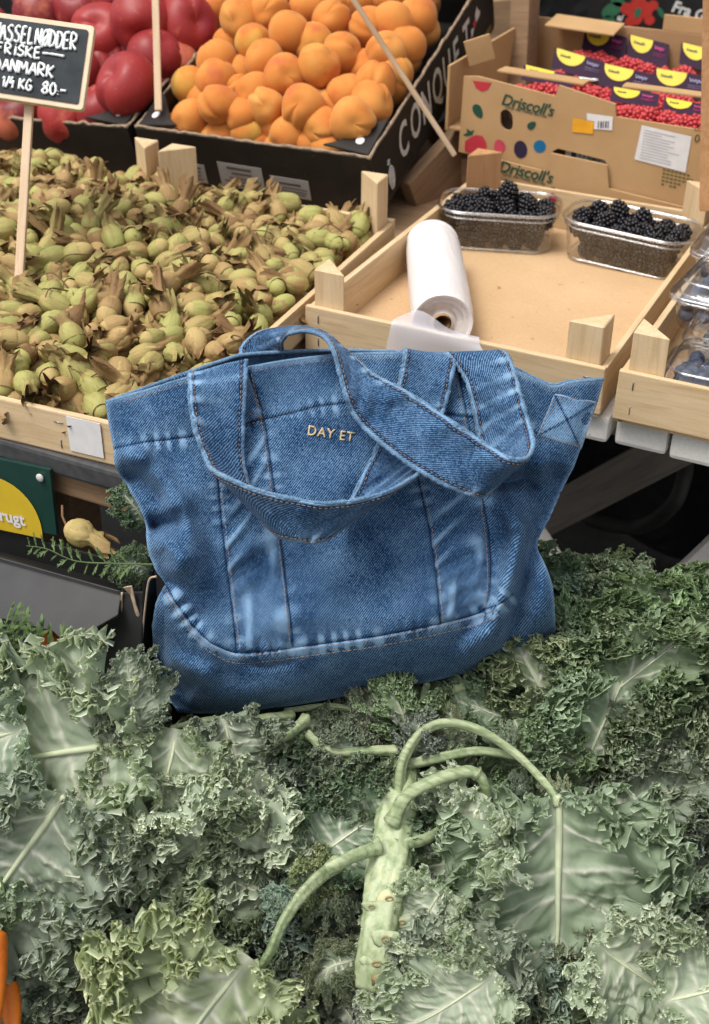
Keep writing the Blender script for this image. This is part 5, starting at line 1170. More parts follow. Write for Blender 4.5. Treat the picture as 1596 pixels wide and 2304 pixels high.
# ---- curly masses of the heap
curly = [(640, 1790, 200, .8, .035), (760, 1800, 190, .75, .04), (870, 1800, 150, .5, .05), (560, 1880, -100, .85, .02), (660, 1900, -60, .85, .02), (720, 2000, -120, .8, .03), (600, 2000, 160, .8, .02), (500, 1980, -90, .8, .0), (760, 2080, -80, .75, .03), (420, 1900, -110, .8, -.01), (330, 1880, -80, .8, .0), (250, 2080, -100, .9, .0), (130, 2150, -120, .95, .01), (330, 2180, -60, .95, .0), (60, 2230, 180, .9, .01), (200, 2270, -90, .9, .01), (400, 2080, 200, .85, .0), (420, 2260, -120, .9, .02), (700, 2180, -100, .8, .02), (760, 2250, -70, .8, .03), (640, 2290, 200, .8, .03),
         (1110, 1890, -150, .6, .02), (1060, 1960, 170, .6, .03), (1110, 2060, -100, .95, .04), (1170, 2190, -90, .85, .035), (1080, 2240, -120, .8, .03), (1230, 2250, -90, .95, .03), (1400, 2080, -30, .7, .02), (1470, 1950, -20, .8, .03), (1420, 1810, 40, .7, .03), (1450, 1740, 60, .9, .03), (1340, 1700, 80, .9, .035), (1260, 1590, 100, .7, .02), (1330, 1600, 60, .9, .035), (1420, 1620, 20, .95, .03), (1520, 1640, 10, .95, .025), (1560, 1760, -20, .95, .03), (1530, 1880, -60, .95, .03), (1570, 2000, -40, .95, .03), (1480, 2060, -90, .9, .035), (1550, 2150, -60, .95, .03), (1400, 2180, -120, .9, .035), (1500, 2290, -100, .9, .03), (1340, 2290, -80, .9, .03), (1140, 1610, 170, .5, .02), (1080, 1580, -80, .5, .03),
         (1320, 1500, 120, .7, .02), (1400, 1480, 60, .75, .03), (1500, 1520, 30, .8, .025), (1570, 1560, 0, .8, .02), (1560, 1460, 45, .75, .02), (1440, 1450, 80, .7, .0), (1530, 1450, 50, .7, -.02), (1340, 1440, 110, .7, -.03), (1410, 1400, 90, .65, -.05), (1330, 1395, 100, .6, -.06), (1490, 1415, 70, .6, -.06), (1310, 1500, 120, .55, .01),
         (215, 1665, 130, .42, .045), (130, 1685, 150, .42, .04), (60, 1680, 170, .40, .03), (180, 1680, 150, .45, .06), (90, 1740, 170, .5, .05), (300, 1790, -110, .5, .06), (410, 1760, -70, .5, .055), (480, 1700, -50, .45, .05), (60, 1900, 200, .5, .05), (200, 1890, -70, .55, .05), (730, 1660, -40, .45, .03), (820, 1640, -90, .42, .03), (1010, 1660, -60, .3, .055), (880, 1660, 150, .4, .03)]
def where(x, y):
    if x > 1230 and y < 1560: return 'in the shade under the table, right of the bag'
    if x > 1330: return 'in the curls at the right edge, below the bag' if y < 1900 else 'in the lower right corner of the heap'
    if x > 960: return 'between the bag and the big veined leaf' if y < 1700 else 'right of the stalk, around the big veined leaf'
    if x > 520: return 'close under the bag, around the top of the stalk' if y < 1740 else ('left of the stalk, in the middle of the heap' if y < 2080 else 'at the bottom edge, left of the stalk')
    return 'below the black tray, left of the bag' if y < 1760 else ('at the left, in the shaded middle of the heap' if y < 2060 else 'in the lower left corner, above the carrots')
for i, (x, y, a, s, off) in enumerate(curly):
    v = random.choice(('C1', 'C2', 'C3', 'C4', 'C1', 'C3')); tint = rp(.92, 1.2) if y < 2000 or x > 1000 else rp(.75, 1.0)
    if x > 1250 and y < 1520: tint = (tint[0] * .80, tint[1] * .90, tint[2] * .80)  # leaves under the table darkened, its shade put into their tint
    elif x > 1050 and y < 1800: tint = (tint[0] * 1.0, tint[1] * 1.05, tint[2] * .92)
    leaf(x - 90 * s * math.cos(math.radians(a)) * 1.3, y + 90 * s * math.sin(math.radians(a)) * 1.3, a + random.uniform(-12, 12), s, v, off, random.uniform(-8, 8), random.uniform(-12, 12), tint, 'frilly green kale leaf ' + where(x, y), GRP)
# ---- deeper leaves closing the gaps
k = 0
for y in np.arange(1330, 2420, 105):
    for x in np.arange(-60, 1680, 118):
        xx, yy = x + random.uniform(-25, 25) + (59 if int(y / 105) % 2 else 0), y + random.uniform(-25, 25)
        if yy < np.interp(xx, [-60, 380, 420, 1180, 1240, 1600], [1740, 1720, 1690, 1650, 1490, 1480]): continue
        if (640 < xx < 830 and 1650 < yy < 1800) or (920 < xx < 1010 and 1800 < yy < 2060): continue
        a = random.uniform(0, 360)
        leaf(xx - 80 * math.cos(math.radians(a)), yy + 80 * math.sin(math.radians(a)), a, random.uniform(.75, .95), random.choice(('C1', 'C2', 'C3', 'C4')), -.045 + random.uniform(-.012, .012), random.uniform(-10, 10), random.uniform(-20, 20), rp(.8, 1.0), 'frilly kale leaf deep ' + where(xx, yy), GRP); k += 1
# ---- crate that carries the kale, hidden below it
kc = thing('kale_crate', 'dark plastic crate under the kale heap', 'crate', (.36, -.16, -.84))
DK = plain('black_crate_plastic', (.012, .012, .013), .6, .3)
box('floor', (1.1, .42, .02), (0, .02, .28), DK, kc); box('side', (1.1, .02, .42), (0, -.19, .21), DK, kc); box('side', (1.1, .02, .46), (0, .23, .23), DK, kc); box('side', (.02, .40, .44), (-.55, .02, .22), DK, kc); box('side', (.02, .40, .44), (.55, .02, .22), DK, kc)

# ---- carrots and their greens on the left
def mk_carrot():
    t = NT('carrot_skin'); v = t.coord('Object'); a = t.noise(v, 30, 3); s = t.noise(t.coord('Object', (1, 1, 6)), 60, 2)
    c = t.mix(t.rng(a, .3, .7), (.55, .13, .012), (.66, .19, .02)); c = t.mix(t.rng(s, .6, .75, 0, .4), c, (.34, .07, .01)); return t.fin(c, .5, .35, t.bump(s, .3, .001))
CAR = mk_carrot()
def carrot(pts, r, label):
    P = crom([tuple(U(x, y, d)) for x, y, d in pts], 40); t = np.linspace(0, 1, 40); rad = r * np.where(t < .06, np.sqrt(np.clip(t / .06, 0.02, 1)), 1 - .75 * t ** 1.4) * (1 + .02 * np.sin(60 * t))
    o = tube('carrot', P, rad, CAR, nseg=20); tag(o, label, 'carrot', 'carrots at the left'); return o
carrot([(-19, 2090, 1.045), (-14, 2180, 1.035), (-18, 2290, 1.015), (-44, 2420, 0.995)], .013, 'orange carrot at the left frame edge near the bottom')
carrot([(-54, 2060, 1.065), (-49, 2180, 1.055), (-64, 2330, 1.035)], .013, 'orange carrot mostly outside the left frame edge')
carrot([(14, 2210, 1.055), (28, 2290, 1.040), (26, 2400, 1.020)], .010, 'orange carrot peeping from under the kale in the bottom left corner')
carrot([(150, 1395, 1.180), (200, 1425, 1.180), (270, 1490, 1.200)], .012, 'orange carrot in the shadow under the black tray flap')
carrot([(90, 1420, 1.200), (160, 1480, 1.200), (220, 1560, 1.200)], .012, 'second carrot deeper in the shadow under the tray')
CGREEN = plain('carrot_green', (.085, .135, .045), .6, .3, .25, 80)
def frond(pts, label, nleaf=26, ls=.030, seed=0, w0=.0016):
    r_ = np.random.default_rng(seed); P = crom([tuple(U(x, y, d)) for x, y, d in pts], 60); o = thing('carrot_frond', label, 'carrot greens', tuple(P[0])); o0 = P[0]
    tube('stem', P - o0, np.linspace(w0, w0 * .35, 60), CGREEN, o, nseg=6)
    for k in range(nleaf):
        i = int(8 + (60 - 9) * (k + .5) / nleaf); t = P[min(59, i + 1)] - P[i - 1]; t /= np.linalg.norm(t); sd = 1 if k % 2 else -1
        side = np.cross(t, CTO); side /= np.linalg.norm(side); L = ls * (1.1 - .5 * k / nleaf) * r_.uniform(.7, 1.2)
        d = t * r_.uniform(.4, .9) + side * sd + CTO * r_.normal(0, .35); d /= np.linalg.norm(d); n = np.cross(d, side * sd + CTO); n /= np.linalg.norm(n) + 1e-9; wv = np.cross(n, d)
        V_, F_ = [], []
        def blade(a, dirv, l, w):
            b0 = len(V_); wv2 = np.cross(dirv, CTO + .3 * r_.normal(size=3)); wv2 /= np.linalg.norm(wv2) + 1e-9
            for s_, ww in ((0, .25), (.35, 1), (.7, .7), (1, .02)):
                p = a + dirv * l * s_ - CTO * .15 * l * s_ * s_; V_.append(p - wv2 * w * ww); V_.append(p + CTO * w * .25 * ww); V_.append(p + wv2 * w * ww)
            for q in range(3):
                b = b0 + 3 * q; F_.append((b, b + 1, b + 4, b + 3)); F_.append((b + 1, b + 2, b + 5, b + 4))
        a0 = P[i] - o0; blade(a0, d, L, L * .06)
        for q in range(3):
            for s2 in (-1, 1):
                dv = d * .8 + wv * s2 * .75 + r_.normal(0, .12, 3); dv /= np.linalg.norm(dv); blade(a0 + d * L * (.25 + .24 * q), dv, L * (.5 - .1 * q), L * .05)
        obj('leaflet', mesh('leaflet', [tuple(v) for v in V_], F_, True), CGREEN, o)
    return o
frond([(345, 1270, 1.065), (260, 1268, 1.055), (170, 1262, 1.050), (105, 1235, 1.045), (60, 1228, 1.045)], 'thin green carrot frond lying across the black tray', 22, .017, 1, .0010)
frond([(200, 1528, 1.110), (120, 1496, 1.095), (60, 1483, 1.090), (-20, 1490, 1.085)], 'carrot frond with a long pale stem along the top of the kale', 12, .035, 2, .0022)
frond([(110, 1498, 1.105), (60, 1458, 1.095), (30, 1423, 1.090), (10, 1398, 1.085)], 'leafy carrot frond rising below the tray flap', 12, .032, 3, .0018)
frond([(170, 1558, 1.120), (90, 1528, 1.110), (30, 1548, 1.105), (-30, 1588, 1.100)], 'carrot frond sinking into the kale at the left edge', 12, .036, 4, .002)
frond([(60, 1588, 1.105), (30, 1528, 1.100), (0, 1468, 1.095), (-20, 1428, 1.090)], 'upright carrot frond at the left frame edge', 12, .036, 5, .002)
frond([(-10, 2200, 1.050), (0, 2100, 1.055), (10, 2020, 1.060), (0, 1960, 1.065)], 'yellowish carrot stem above the carrots at the lower left edge', 5, .02, 6, .003)
# ================================================================== DENIM TOTE BAG
def mk_denim(name, dark, mid, light, washscale=1.0):
    t = NT(name); tc = t.n('ShaderNodeTexCoord'); v = t.coord('Object', rnd=False)
    a = t.noise(v, 30 * washscale, 4, .6); b = t.noise(v, 480, 3, .7); g = t.noise(v, 1500, 2, .6); wear = t.attr('wear'); crease_shade = t.attr('deep')
    uv = t.n('ShaderNodeUVMap'); uv.uv_map = 'weave'
    mp = t.n('ShaderNodeMapping'); t.t.links.new(uv.outputs[0], mp.inputs['Vector']); mp.inputs['Rotation'].default_value = (0, 0, math.radians(-38))
    wv = t.n('ShaderNodeTexWave'); wv.wave_type = 'BANDS'; wv.bands_direction = 'X'; t.t.links.new(mp.outputs[0], wv.inputs['Vector']); wv.inputs['Scale'].default_value = 185.0; wv.inputs['Distortion'].default_value = 1.2; wv.inputs['Detail'].default_value = 1.0; wv.inputs['Detail Scale'].default_value = 2.0
    tw = wv.outputs['Fac']
    f = t.math('ADD', t.math('MULTIPLY', a, .40), t.math('MULTIPLY', b, .52)); f = t.math('ADD', f, t.math('MULTIPLY', g, .62)); f = t.math('ADD', f, t.math('MULTIPLY', tw, .27))
    f = t.math('ADD', f, t.math('MULTIPLY', wear, .70)); f = t.math('SUBTRACT', f, t.math('MULTIPLY', crease_shade, .45))
    c = t.ramp(f, [(.62, dark), (.92, mid), (1.22 if False else 1.0, tuple(.5 * (p + q) for p, q in zip(mid, light)))])
    c = t.mix(t.rng(f, .98, 1.36), c, light)
    h = t.math('ADD', t.math('MULTIPLY', tw, .5), t.math('MULTIPLY', g, .8))
    n = t.bump(h, .30, .0006); n = t.bump(b, .25, .0012, n)
    return t.fin(c, .88, .12, n, Sheen_Weight=.12, Sheen_Roughness=.5, Sheen_Tint=(.6, .75, 1, 1))
DENIM = mk_denim('blue_denim', (.0035, .019, .058), (.0105, .052, .138), (.22, .36, .53))
EDGE_D = mk_denim('worn_denim_edge', (.03, .085, .17), (.09, .185, .31), (.36, .48, .60))
THREAD = plain('tan_thread', (.33, .22, .13), .7, .2, .15, 200); THREADB = plain('dark_thread', (.02, .03, .06), .7, .2, .15, 200)
GOLD = plain('beige_embroidery', (.58, .45, .27), .55, .3, .1, 300)
# bag plane: inverse distance is linear over the sheet
_A = np.array([[240, 905, 1], [1355, 855, 1], [800, 1540, 1]], float); _bagc = np.linalg.solve(_A, 1 / np.array([1.085, 1.140, 1.150]))
def bplane(x, y): return 1 / (_bagc[0] * x + _bagc[1] * y + _bagc[2])
def pdist(x, y, poly):
    x = np.asarray(x, float); y = np.asarray(y, float); best = np.full(x.shape, 1e9); along = np.zeros(x.shape); acc = 0
    for (x0, y0), (x1, y1) in zip(poly[:-1], poly[1:]):
        dx, dy = x1 - x0, y1 - y0; L = math.hypot(dx, dy); t = np.clip(((x - x0) * dx + (y - y0) * dy) / (L * L), 0, 1)
        d = np.hypot(x - x0 - t * dx, y - y0 - t * dy); m = d < best; best = np.where(m, d, best); along = np.where(m, acc + t * L, along); acc += L
    return best, along, acc
def rg(x, y, poly, w, amp, fade=True):
    d, s, L = pdist(x, y, poly); k = 1.45 * amp * np.exp(-(d / w) ** 2)
    if fade: k = k * np.clip(s / (L * .25) + .15, 0, 1) * np.clip((L - s) / (L * .25) + .15, 0, 1)
    return k
SEAM = [(372, 1312), (395, 1352), (432, 1405), (475, 1445), (530, 1468), (600, 1464), (720, 1448), (850, 1430), (980, 1404), (1060, 1384), (1120, 1362), (1150, 1335)]
HEM = [(256, 1010), (340, 994), (440, 982), (520, 965), (590, 945), (660, 930), (720, 914), (775, 908), (860, 912), (960, 925), (1040, 936), (1120, 948), (1205, 975)]
LB_L = [(428, 850), (462, 960), (488, 1040), (494, 1120), (505, 1220), (518, 1330), (534, 1466)]
LB_R = [(556, 828), (582, 900), (598, 960), (612, 1060), (630, 1190), (645, 1310), (660, 1450)]
RB_L = [(910, 800), (925, 920), (940, 1075), (962, 1170), (978, 1270), (985, 1330), (990, 1400)]
RB_R = [(1025, 805), (1050, 930), (1083, 1110), (1098, 1190), (1104, 1260), (1104, 1320), (1096, 1372)]
LEFT = [(240, 905), (248, 955), (258, 1010), (264, 1058), (290, 1098), (318, 1145), (330, 1195), (336, 1240), (352, 1282), (372, 1312), (352, 1356), (344, 1405), (347, 1460), (360, 1530), (380, 1572), (400, 1600)]
RIGHT = [(1356, 854), (1342, 905), (1318, 965), (1302, 1015), (1286, 1060), (1262, 1110), (1238, 1165), (1210, 1222), (1222, 1262), (1240, 1315), (1246, 1370), (1250, 1432)]
TOP = [(240, 905), (330, 880), (425, 851), (500, 836), (560, 828), (640, 814), (720, 804), (800, 798), (900, 797), (1000, 800), (1080, 812), (1150, 832), (1205, 858), (1245, 872), (1285, 862), (1356, 854)]
BOT = [(400, 1600), (430, 1602), (520, 1601), (620, 1590), (720, 1575), (820, 1556), (920, 1540), (1020, 1520), (1100, 1500), (1180, 1472), (1225, 1452), (1250, 1432)]
rs = np.random.default_rng(3); _ph = rs.uniform(0, 6.28, 40)
def relief(x, y):
    """metres the cloth stands towards the viewer from the bag's plane"""
    x = np.asarray(x, float); y = np.asarray(y, float)
    h = .030 * np.exp(-((x - 790) / 430) ** 2) * np.clip((y - 800) / 420, 0, 1) * np.clip((1650 - y) / 260, 0, 1)
    # lower body pushed out, bottom panel turning under
    ds, s_, _ = pdist(x, y, SEAM); below = y - np.interp(x, [p[0] for p in SEAM], [p[1] for p in SEAM])
    h += .012 * np.exp(-((below + 20) / 110) ** 2)
    h -= .030 * np.clip(below / 130, 0, 1.4) ** 1.6
    # left folds
    h += rg(x, y, [(275, 1030), (330, 1060), (395, 1140), (425, 1230), (440, 1330)], 36, .016)
    h -= rg(x, y, [(262, 1068), (318, 1072), (352, 1108), (372, 1150)], 24, .020)
    h -= rg(x, y, [(330, 1188), (368, 1178), (420, 1170)], 26, .022)
    h += rg(x, y, [(338, 1225), (380, 1222), (402, 1260), (392, 1310)], 24, .014)
    h -= rg(x, y, [(352, 1275), (420, 1330), (470, 1420)], 22, .008)
    h += rg(x, y, [(262, 1020), (300, 1030), (340, 1020)], 20, .008)
    # right folds and the gusset
    h -= rg(x, y, [(1225, 1120), (1180, 1075), (1130, 1085), (1108, 1120)], 22, .020)
    h += rg(x, y, [(1230, 1060), (1180, 1030), (1120, 1050)], 26, .010)
    h += rg(x, y, [(1102, 1125), (1150, 1150), (1172, 1200), (1160, 1270), (1138, 1340), (1110, 1420), (1060, 1480)], 24, .019)
    h -= rg(x, y, [(1205, 1150), (1196, 1210), (1180, 1290), (1158, 1370), (1130, 1450)], 26, .016)
    h -= rg(x, y, [(1260, 1040), (1245, 1110), (1215, 1190)], 26, .016)
    h += rg(x, y, [(1215, 1250), (1225, 1330), (1215, 1420)], 30, .008)
    # bottom corners
    h += rg(x, y, [(365, 1470), (420, 1500), (490, 1530)], 24, .012); h -= rg(x, y, [(372, 1520), (440, 1560)], 22, .008)
    h += rg(x, y, [(1035, 1490), (1060, 1450), (1110, 1410)], 22, .010); h -= rg(x, y, [(540, 1492), (600, 1498), (665, 1486)], 9, .005)
    h += rg(x, y, [(440, 1560), (560, 1560), (700, 1540)], 30, .006)
    # panel between the bands sags in, vertical drape lines
    h += .0024 * np.sin((x - 600) / 46 + .004 * y + _ph[0]) * np.clip((y - 900) / 200, 0, 1)
    h += .0016 * np.sin((x * .6 + y) / 31 + _ph[1]) + .0012 * np.sin((x - .5 * y) / 21 + _ph[2])
    h += .0030 * np.sin(y / 58 + np.sin(x / 90) * 2) * np.exp(-(np.minimum(np.abs(x - 1050), np.abs(x - 570)) / 60) ** 2)
    # puckered stitch lines: crease and short cross ripples
    for poly, w, a in ((HEM, 22, .0016), (SEAM, 20, .0024), (LB_L, 14, .0008), (LB_R, 14, .0008), (RB_L, 14, .0008), (RB_R, 14, .0008)):
        d, s, L = pdist(x, y, poly); h -= .0022 * np.exp(-(d / 4.5) ** 2)
        h += a * np.exp(-(d / w) ** 2) * np.sin(s / 6.2 + 2 * np.sin(s / 29 + _ph[5]) + _ph[6]) * (.6 + .5 * np.sin(s / 47 + _ph[7]))
    # edges roll away
    for poly, w, a in ((LEFT, 26, .014), (RIGHT, 24, .012), (BOT, 26, .020)):
        d, s, L = pdist(x, y, poly); h -= a * np.exp(-(d / w) ** 1.3)
    return h
def BP(x, y, off=0.0): return U(x, y, bplane(x, y) - relief(x, y) - off)
def wear_shade_map(x, y):
    w = np.zeros(np.shape(x)); crease_shade = np.zeros(np.shape(x))
    for poly, a in ((HEM, .55), (SEAM, .75), (LB_L, .4), (LB_R, .4), (RB_L, .4), (RB_R, .45)):
        d, s, L = pdist(x, y, poly)
        w += a * np.exp(-((d - 11) / 11) ** 2) * np.clip(np.sin(s / 5.6 + 2 * np.sin(s / 29 + _ph[5]) + _ph[6]) * .9 + .15, 0, 1) * (.5 + .5 * np.sin(s / 61 + a * 9))
        crease_shade += .6 * np.exp(-(d / 3.0) ** 2)  # crease shade along the seams put into the denim colour
    for poly in (LEFT, RIGHT, BOT, TOP):
        d, s, L = pdist(x, y, poly); w += .30 * np.exp(-(d / 6) ** 2)
    return np.clip(w, 0, 1), np.clip(crease_shade, 0, 1)
bag = thing('denim_tote_bag', 'washed blue denim tote bag with two long handles, leaning on the crates', 'bag', tuple(BP(800, 1560)))
B0 = np.array(bag.location)
def cloth(name, V, nu, nv, XY, mat=DENIM, parent=bag, wear=None, deep=None):
    me = mesh(name, V.reshape(-1, 3) - B0, grid_faces(nu, nv), True)
    ul = me.uv_layers.new(name='weave'); li = np.zeros(len(me.loops), np.int32); me.loops.foreach_get('vertex_index', li)
    uvv = (XY.reshape(-1, 2) / 2600.0)[li]; ul.data.foreach_set('uv', uvv.astype(np.float32).ravel())
    for nm, arr in (('wear', wear), ('deep', deep)):
        a = me.attributes.new(nm, 'FLOAT', 'POINT'); a.data.foreach_set('value', (np.zeros(len(V.reshape(-1, 3))) if arr is None else arr).astype(np.float32).ravel())
    return obj(name, me, mat, parent)
def coons(T, B, L, R, nu, nv):
    t = crom(T, nu); b = crom(B, nu); l = crom(L, nv); r = crom(R, nv)
    u = np.linspace(0, 1, nu)[:, None, None]; v = np.linspace(0, 1, nv)[None, :, None]
    return (1 - v) * t[:, None] + v * b[:, None] + (1 - u) * l[None] + u * r[None] - ((1 - u) * (1 - v) * t[0] + u * (1 - v) * t[-1] + (1 - u) * v * b[0] + u * v * b[-1])
nu, nv = 330, 250
XY = coons(TOP, BOT, LEFT, RIGHT, nu, nv)
x, y = XY[..., 0], XY[..., 1]; w_, d_ = wear_shade_map(x, y)
below = y - np.interp(x, [p[0] for p in SEAM], [p[1] for p in SEAM])
FV = BP(x, y)
front = cloth('front_panel', FV, nu, nv, XY, wear=w_, deep=d_)
sm = front.modifiers.new('thickness', 'SOLIDIFY'); sm.thickness = .0016; sm.offset = -1
# back panel: its rim stands a little behind and above the front rim
BTOP = [(240, 905), (330, 872), (425, 838), (500, 812), (545, 799), (640, 792), (760, 788), (840, 790), (900, 793), (1000, 797), (1080, 808), (1150, 826), (1205, 852), (1245, 866), (1285, 858), (1356, 854)]
XYb = coons(BTOP, BOT, LEFT, RIGHT, 120, 80); xb, yb = XYb[..., 0], XYb[..., 1]
ub = np.linspace(0, 1, 120)[:, None]; vb = np.linspace(0, 1, 80)[None]
gap = (.004 + .034 * np.sin(PI * ub) ** .8) * (1 - vb) + (.03 + .07 * np.sin(PI * ub) ** .5) * vb ** .7
BV = U(xb, yb, bplane(xb, yb) + gap + .010)
back = cloth('back_panel', BV, 120, 80, XYb); sm = back.modifiers.new('thickness', 'SOLIDIFY'); sm.thickness = .0016; sm.offset = -1
# side and bottom gussets join the two
def strip(A, Bq, nm):
    n = len(A); k = 8; t = np.linspace(0, 1, k)[None, :, None]; V = A[:, None] * (1 - t) + Bq[:, None] * t
    XYs = np.stack([np.repeat(np.arange(n), k) * 4.0, np.tile(np.arange(k), n) * 12.0], 1); return cloth(nm, V, n, k, XYs)
bl_ = crom(LEFT, nv); 
ii = np.linspace(0, 79, nv); 
def samp(M, idx):  # linear sampling along rows
    i0 = np.floor(idx).astype(int); i1 = np.minimum(i0 + 1, len(M) - 1); f = (idx - i0)[:, None]; return M[i0] * (1 - f) + M[i1] * f
strip(FV[0], samp(BV[0], ii), 'side_gusset'); strip(FV[-1], samp(BV[-1], ii), 'side_gusset'); strip(FV[:, -1], samp(BV[:, -1], np.linspace(0, 119, nu)), 'bottom_gusset')
# rolled rims
def rimline(nm, XYp, off, rad, n=200, fn=None):
    p = crom(XYp, n); V = (fn or BP)(p[:, 0], p[:, 1], off); V_, F_ = tube_vf(V - B0, rad, 8, True); me = mesh(nm, V_, F_, True); me.uv_layers.new(name='weave')
    return obj(nm, me, EDGE_D, bag)
rimline('front_rim', TOP, .0, .0019)
BPb = lambda x, y, o: U(x, y, bplane(x, y) + .010 + np.interp(x, [240, 420, 800, 1180, 1356], [.004, .024, .038, .024, .004]) - o)
rimline('back_rim', BTOP, .0, .0019, fn=BPb)
# bands that continue the handles down the front
def band(nm, EL, ER, n, k, lift=.0030):
    l = crom(EL, n); r = crom(ER, n); t = np.linspace(0, 1, k)[None, :, None]; Q = l[:, None] * (1 - t) + r[:, None] * t
    x, y = Q[..., 0], Q[..., 1]; e = np.minimum(t[..., 0], 1 - t[..., 0]); pill = lift * np.clip(e / .04, 0, 1) ** .5 * np.ones_like(x)
    w, d = wear_shade_map(x, y); s = np.linspace(0, 1, n)[:, None]
    rip = .0013 * np.sin(s * 34 + 5 * np.sin(t[..., 0] * 3 + s * 9)) + .0008 * np.sin(s * 71 + t[..., 0] * 7)
    w = np.clip(w + .55 * np.clip(np.sin(s * 34 + 5 * np.sin(t[..., 0] * 3 + s * 9)), 0, 1) ** 2 * (.4 + .4 * np.sin(t[..., 0] * 9 + s * 20)) + .35 * np.exp(-(e / .05) ** 2), 0, 1)
    V = BP(x, y, pill + rip); return cloth(nm, V, n, k, Q + np.array([300., 140.]), wear=w, deep=d)
band('handle_band', LB_L, LB_R, 200, 40); band('handle_band', RB_L, RB_R, 200, 40)
# lower panel overlapping the body along the seam
sb = crom(SEAM, 220); low = sb + np.array([0, 30]); 
t = np.linspace(0, 1, 14)[None, :, None]; Q = sb[:, None] * (1 - t) + (sb + np.array([2, 31]))[:, None] * t; Q = Q
x, y = Q[..., 0], Q[..., 1]; e = np.minimum(t[..., 0], 1 - t[..., 0]); w, d = wear_shade_map(x, y)
cloth('seam_tape', BP(x, y, .0022 * np.clip(e / .10, 0, 1) ** .5 * np.ones_like(x)), 220, 14, Q, wear=np.clip(w + .25, 0, 1), deep=d)
# handles
def handle(nm, secs, n=260, k=26, seed=0):
    S = np.array([[a[0], a[1], a[2], b[0], b[1], b[2]] for a, b in secs], float); q = np.zeros((n, 6))
    mid = .5 * (S[:, :2] + S[:, 3:5]); key = np.c_[mid, S]                   # chord-spaced on the centre line
    s = crom(np.c_[mid, S], n)[:, 2:]
    t = np.linspace(0, 1, k)[None]; A, Bq = s[:, None, :3], s[:, None, 3:]; Q = A * (1 - t[..., None]) + Bq * t[..., None]
    r_ = np.random.default_rng(seed); ph = r_.uniform(0, 6.28, 6); ss = np.linspace(0, 1, n)[:, None]
    off = Q[..., 2] * 1.35 + .0010 * np.sin(ss * 60 + 4 * t + ph[0]) + .0008 * np.sin(ss * 131 + ph[1] + 3 * np.sin(t * 5)) - .0022 * np.cos(PI * (t - .5) * 2) * .5
    base = np.clip(relief(np.clip(Q[..., 0], 300, 1290), np.clip(Q[..., 1], 830, 1500)), -.01, .03)
    smooth_base = .5 * (base.mean(1, keepdims=True) + base) 
    V = U(Q[..., 0], Q[..., 1], bplane(Q[..., 0], Q[..., 1]) - smooth_base * .8 - off)
    e = np.minimum(t, 1 - t); L = np.cumsum(np.r_[0, np.linalg.norm(np.diff(V.mean(1), axis=0), axis=1)])
    w = .75 * np.exp(-(e / .03) ** 2) * np.ones((n, 1)) + .75 * np.clip(np.sin(L[:, None] * 330 + 2 * np.sin(L[:, None] * 47) + 3 * t), 0, 1) ** 2 * np.clip(np.sin(L[:, None] * 21 + ph[2] + 2 * t), 0, 1) * (.25 + np.exp(-((e - .12) / .1) ** 2))
    d = .6 * np.exp(-((e - .075) / .012) ** 2) * np.ones((n, 1))  # shaded line inside each strap edge put into the colour
    XYh = np.stack([np.broadcast_to(t * 125, (n, k)), np.broadcast_to(L[:, None] * 2600, (n, k))], -1)
    o = cloth(nm, V, n, k, XYh, wear=np.clip(w, 0, 1), deep=d)
    m = o.modifiers.new('thickness', 'SOLIDIFY'); m.thickness = .0034; m.offset = 0; m.use_even_offset = False
    # piping on both edges and stitch rows inside them
    for c in (0, k - 1):
        V_, F_ = tube_vf(V[:, c] - B0, .0017 * (1 + .18 * np.random.default_rng(c).normal(size=len(V))).clip(.6, 1.4), 8); me = mesh('edge_fold', V_, F_, True); me.uv_layers.new(name='weave'); obj('edge_fold', me, EDGE_D, o)
    N = np.cross(np.gradient(V, axis=0), np.gradient(V, axis=1)); N /= np.linalg.norm(N, axis=-1, keepdims=True) + 1e-12
    for c in (2, k - 3):
        for sg_ in (-1, 1): dashes('stitching', V[:, c] + N[:, c] * .0022 * sg_, o)
    return o
def dashes(nm, P, parent, L=.0030, gap_=.0016, r=.00033, mat=None):
    s = np.r_[0, np.cumsum(np.linalg.norm(np.diff(P, axis=0), axis=1))]; parts = []
    for a in np.arange(0, s[-1] - L, L + gap_):
        q = np.stack([np.interp([a, a + L * .5, a + L], s, P[:, i]) for i in range(3)], 1) + CTO * np.array([[0], [.0002], [0]]); parts.append(tube_vf(q - B0, r, 4))
    if parts: return obj(nm, mesh(nm, *joinvf(parts), True), mat or THREAD, parent)
H1 = [((425, 842, .006), (555, 808, .006)), ((427, 870, .014), (551, 880, .012)), ((428, 910, .018), (548, 950, .012)), ((440, 970, .022), (549, 1050, .010)), ((462, 1030, .024), (580, 1140, .010)), ((478, 1056, .034), (612, 1193, .022)), ((520, 1078, .050), (640, 1210, .036)), ((580, 1102, .056), (665, 1216, .040)), ((650, 1120, .058), (684, 1219, .040)), ((745, 1132, .058), (704, 1219, .040)), ((860, 1110, .054), (722, 1215, .038)), ((942, 1066, .040), (742, 1208, .028)), ((956, 1036, .024), (770, 1165, .014)), ((974, 992, .016), (806, 1092, .012)), ((990, 948, .014), (852, 998, .012)), ((1008, 890, .013), (897, 866, .012)), ((1022, 822, .012), (911, 796, .010)), ((1021, 806, .004), (912, 788, .004)), ((1018, 812, -.012), (914, 796, -.012))]
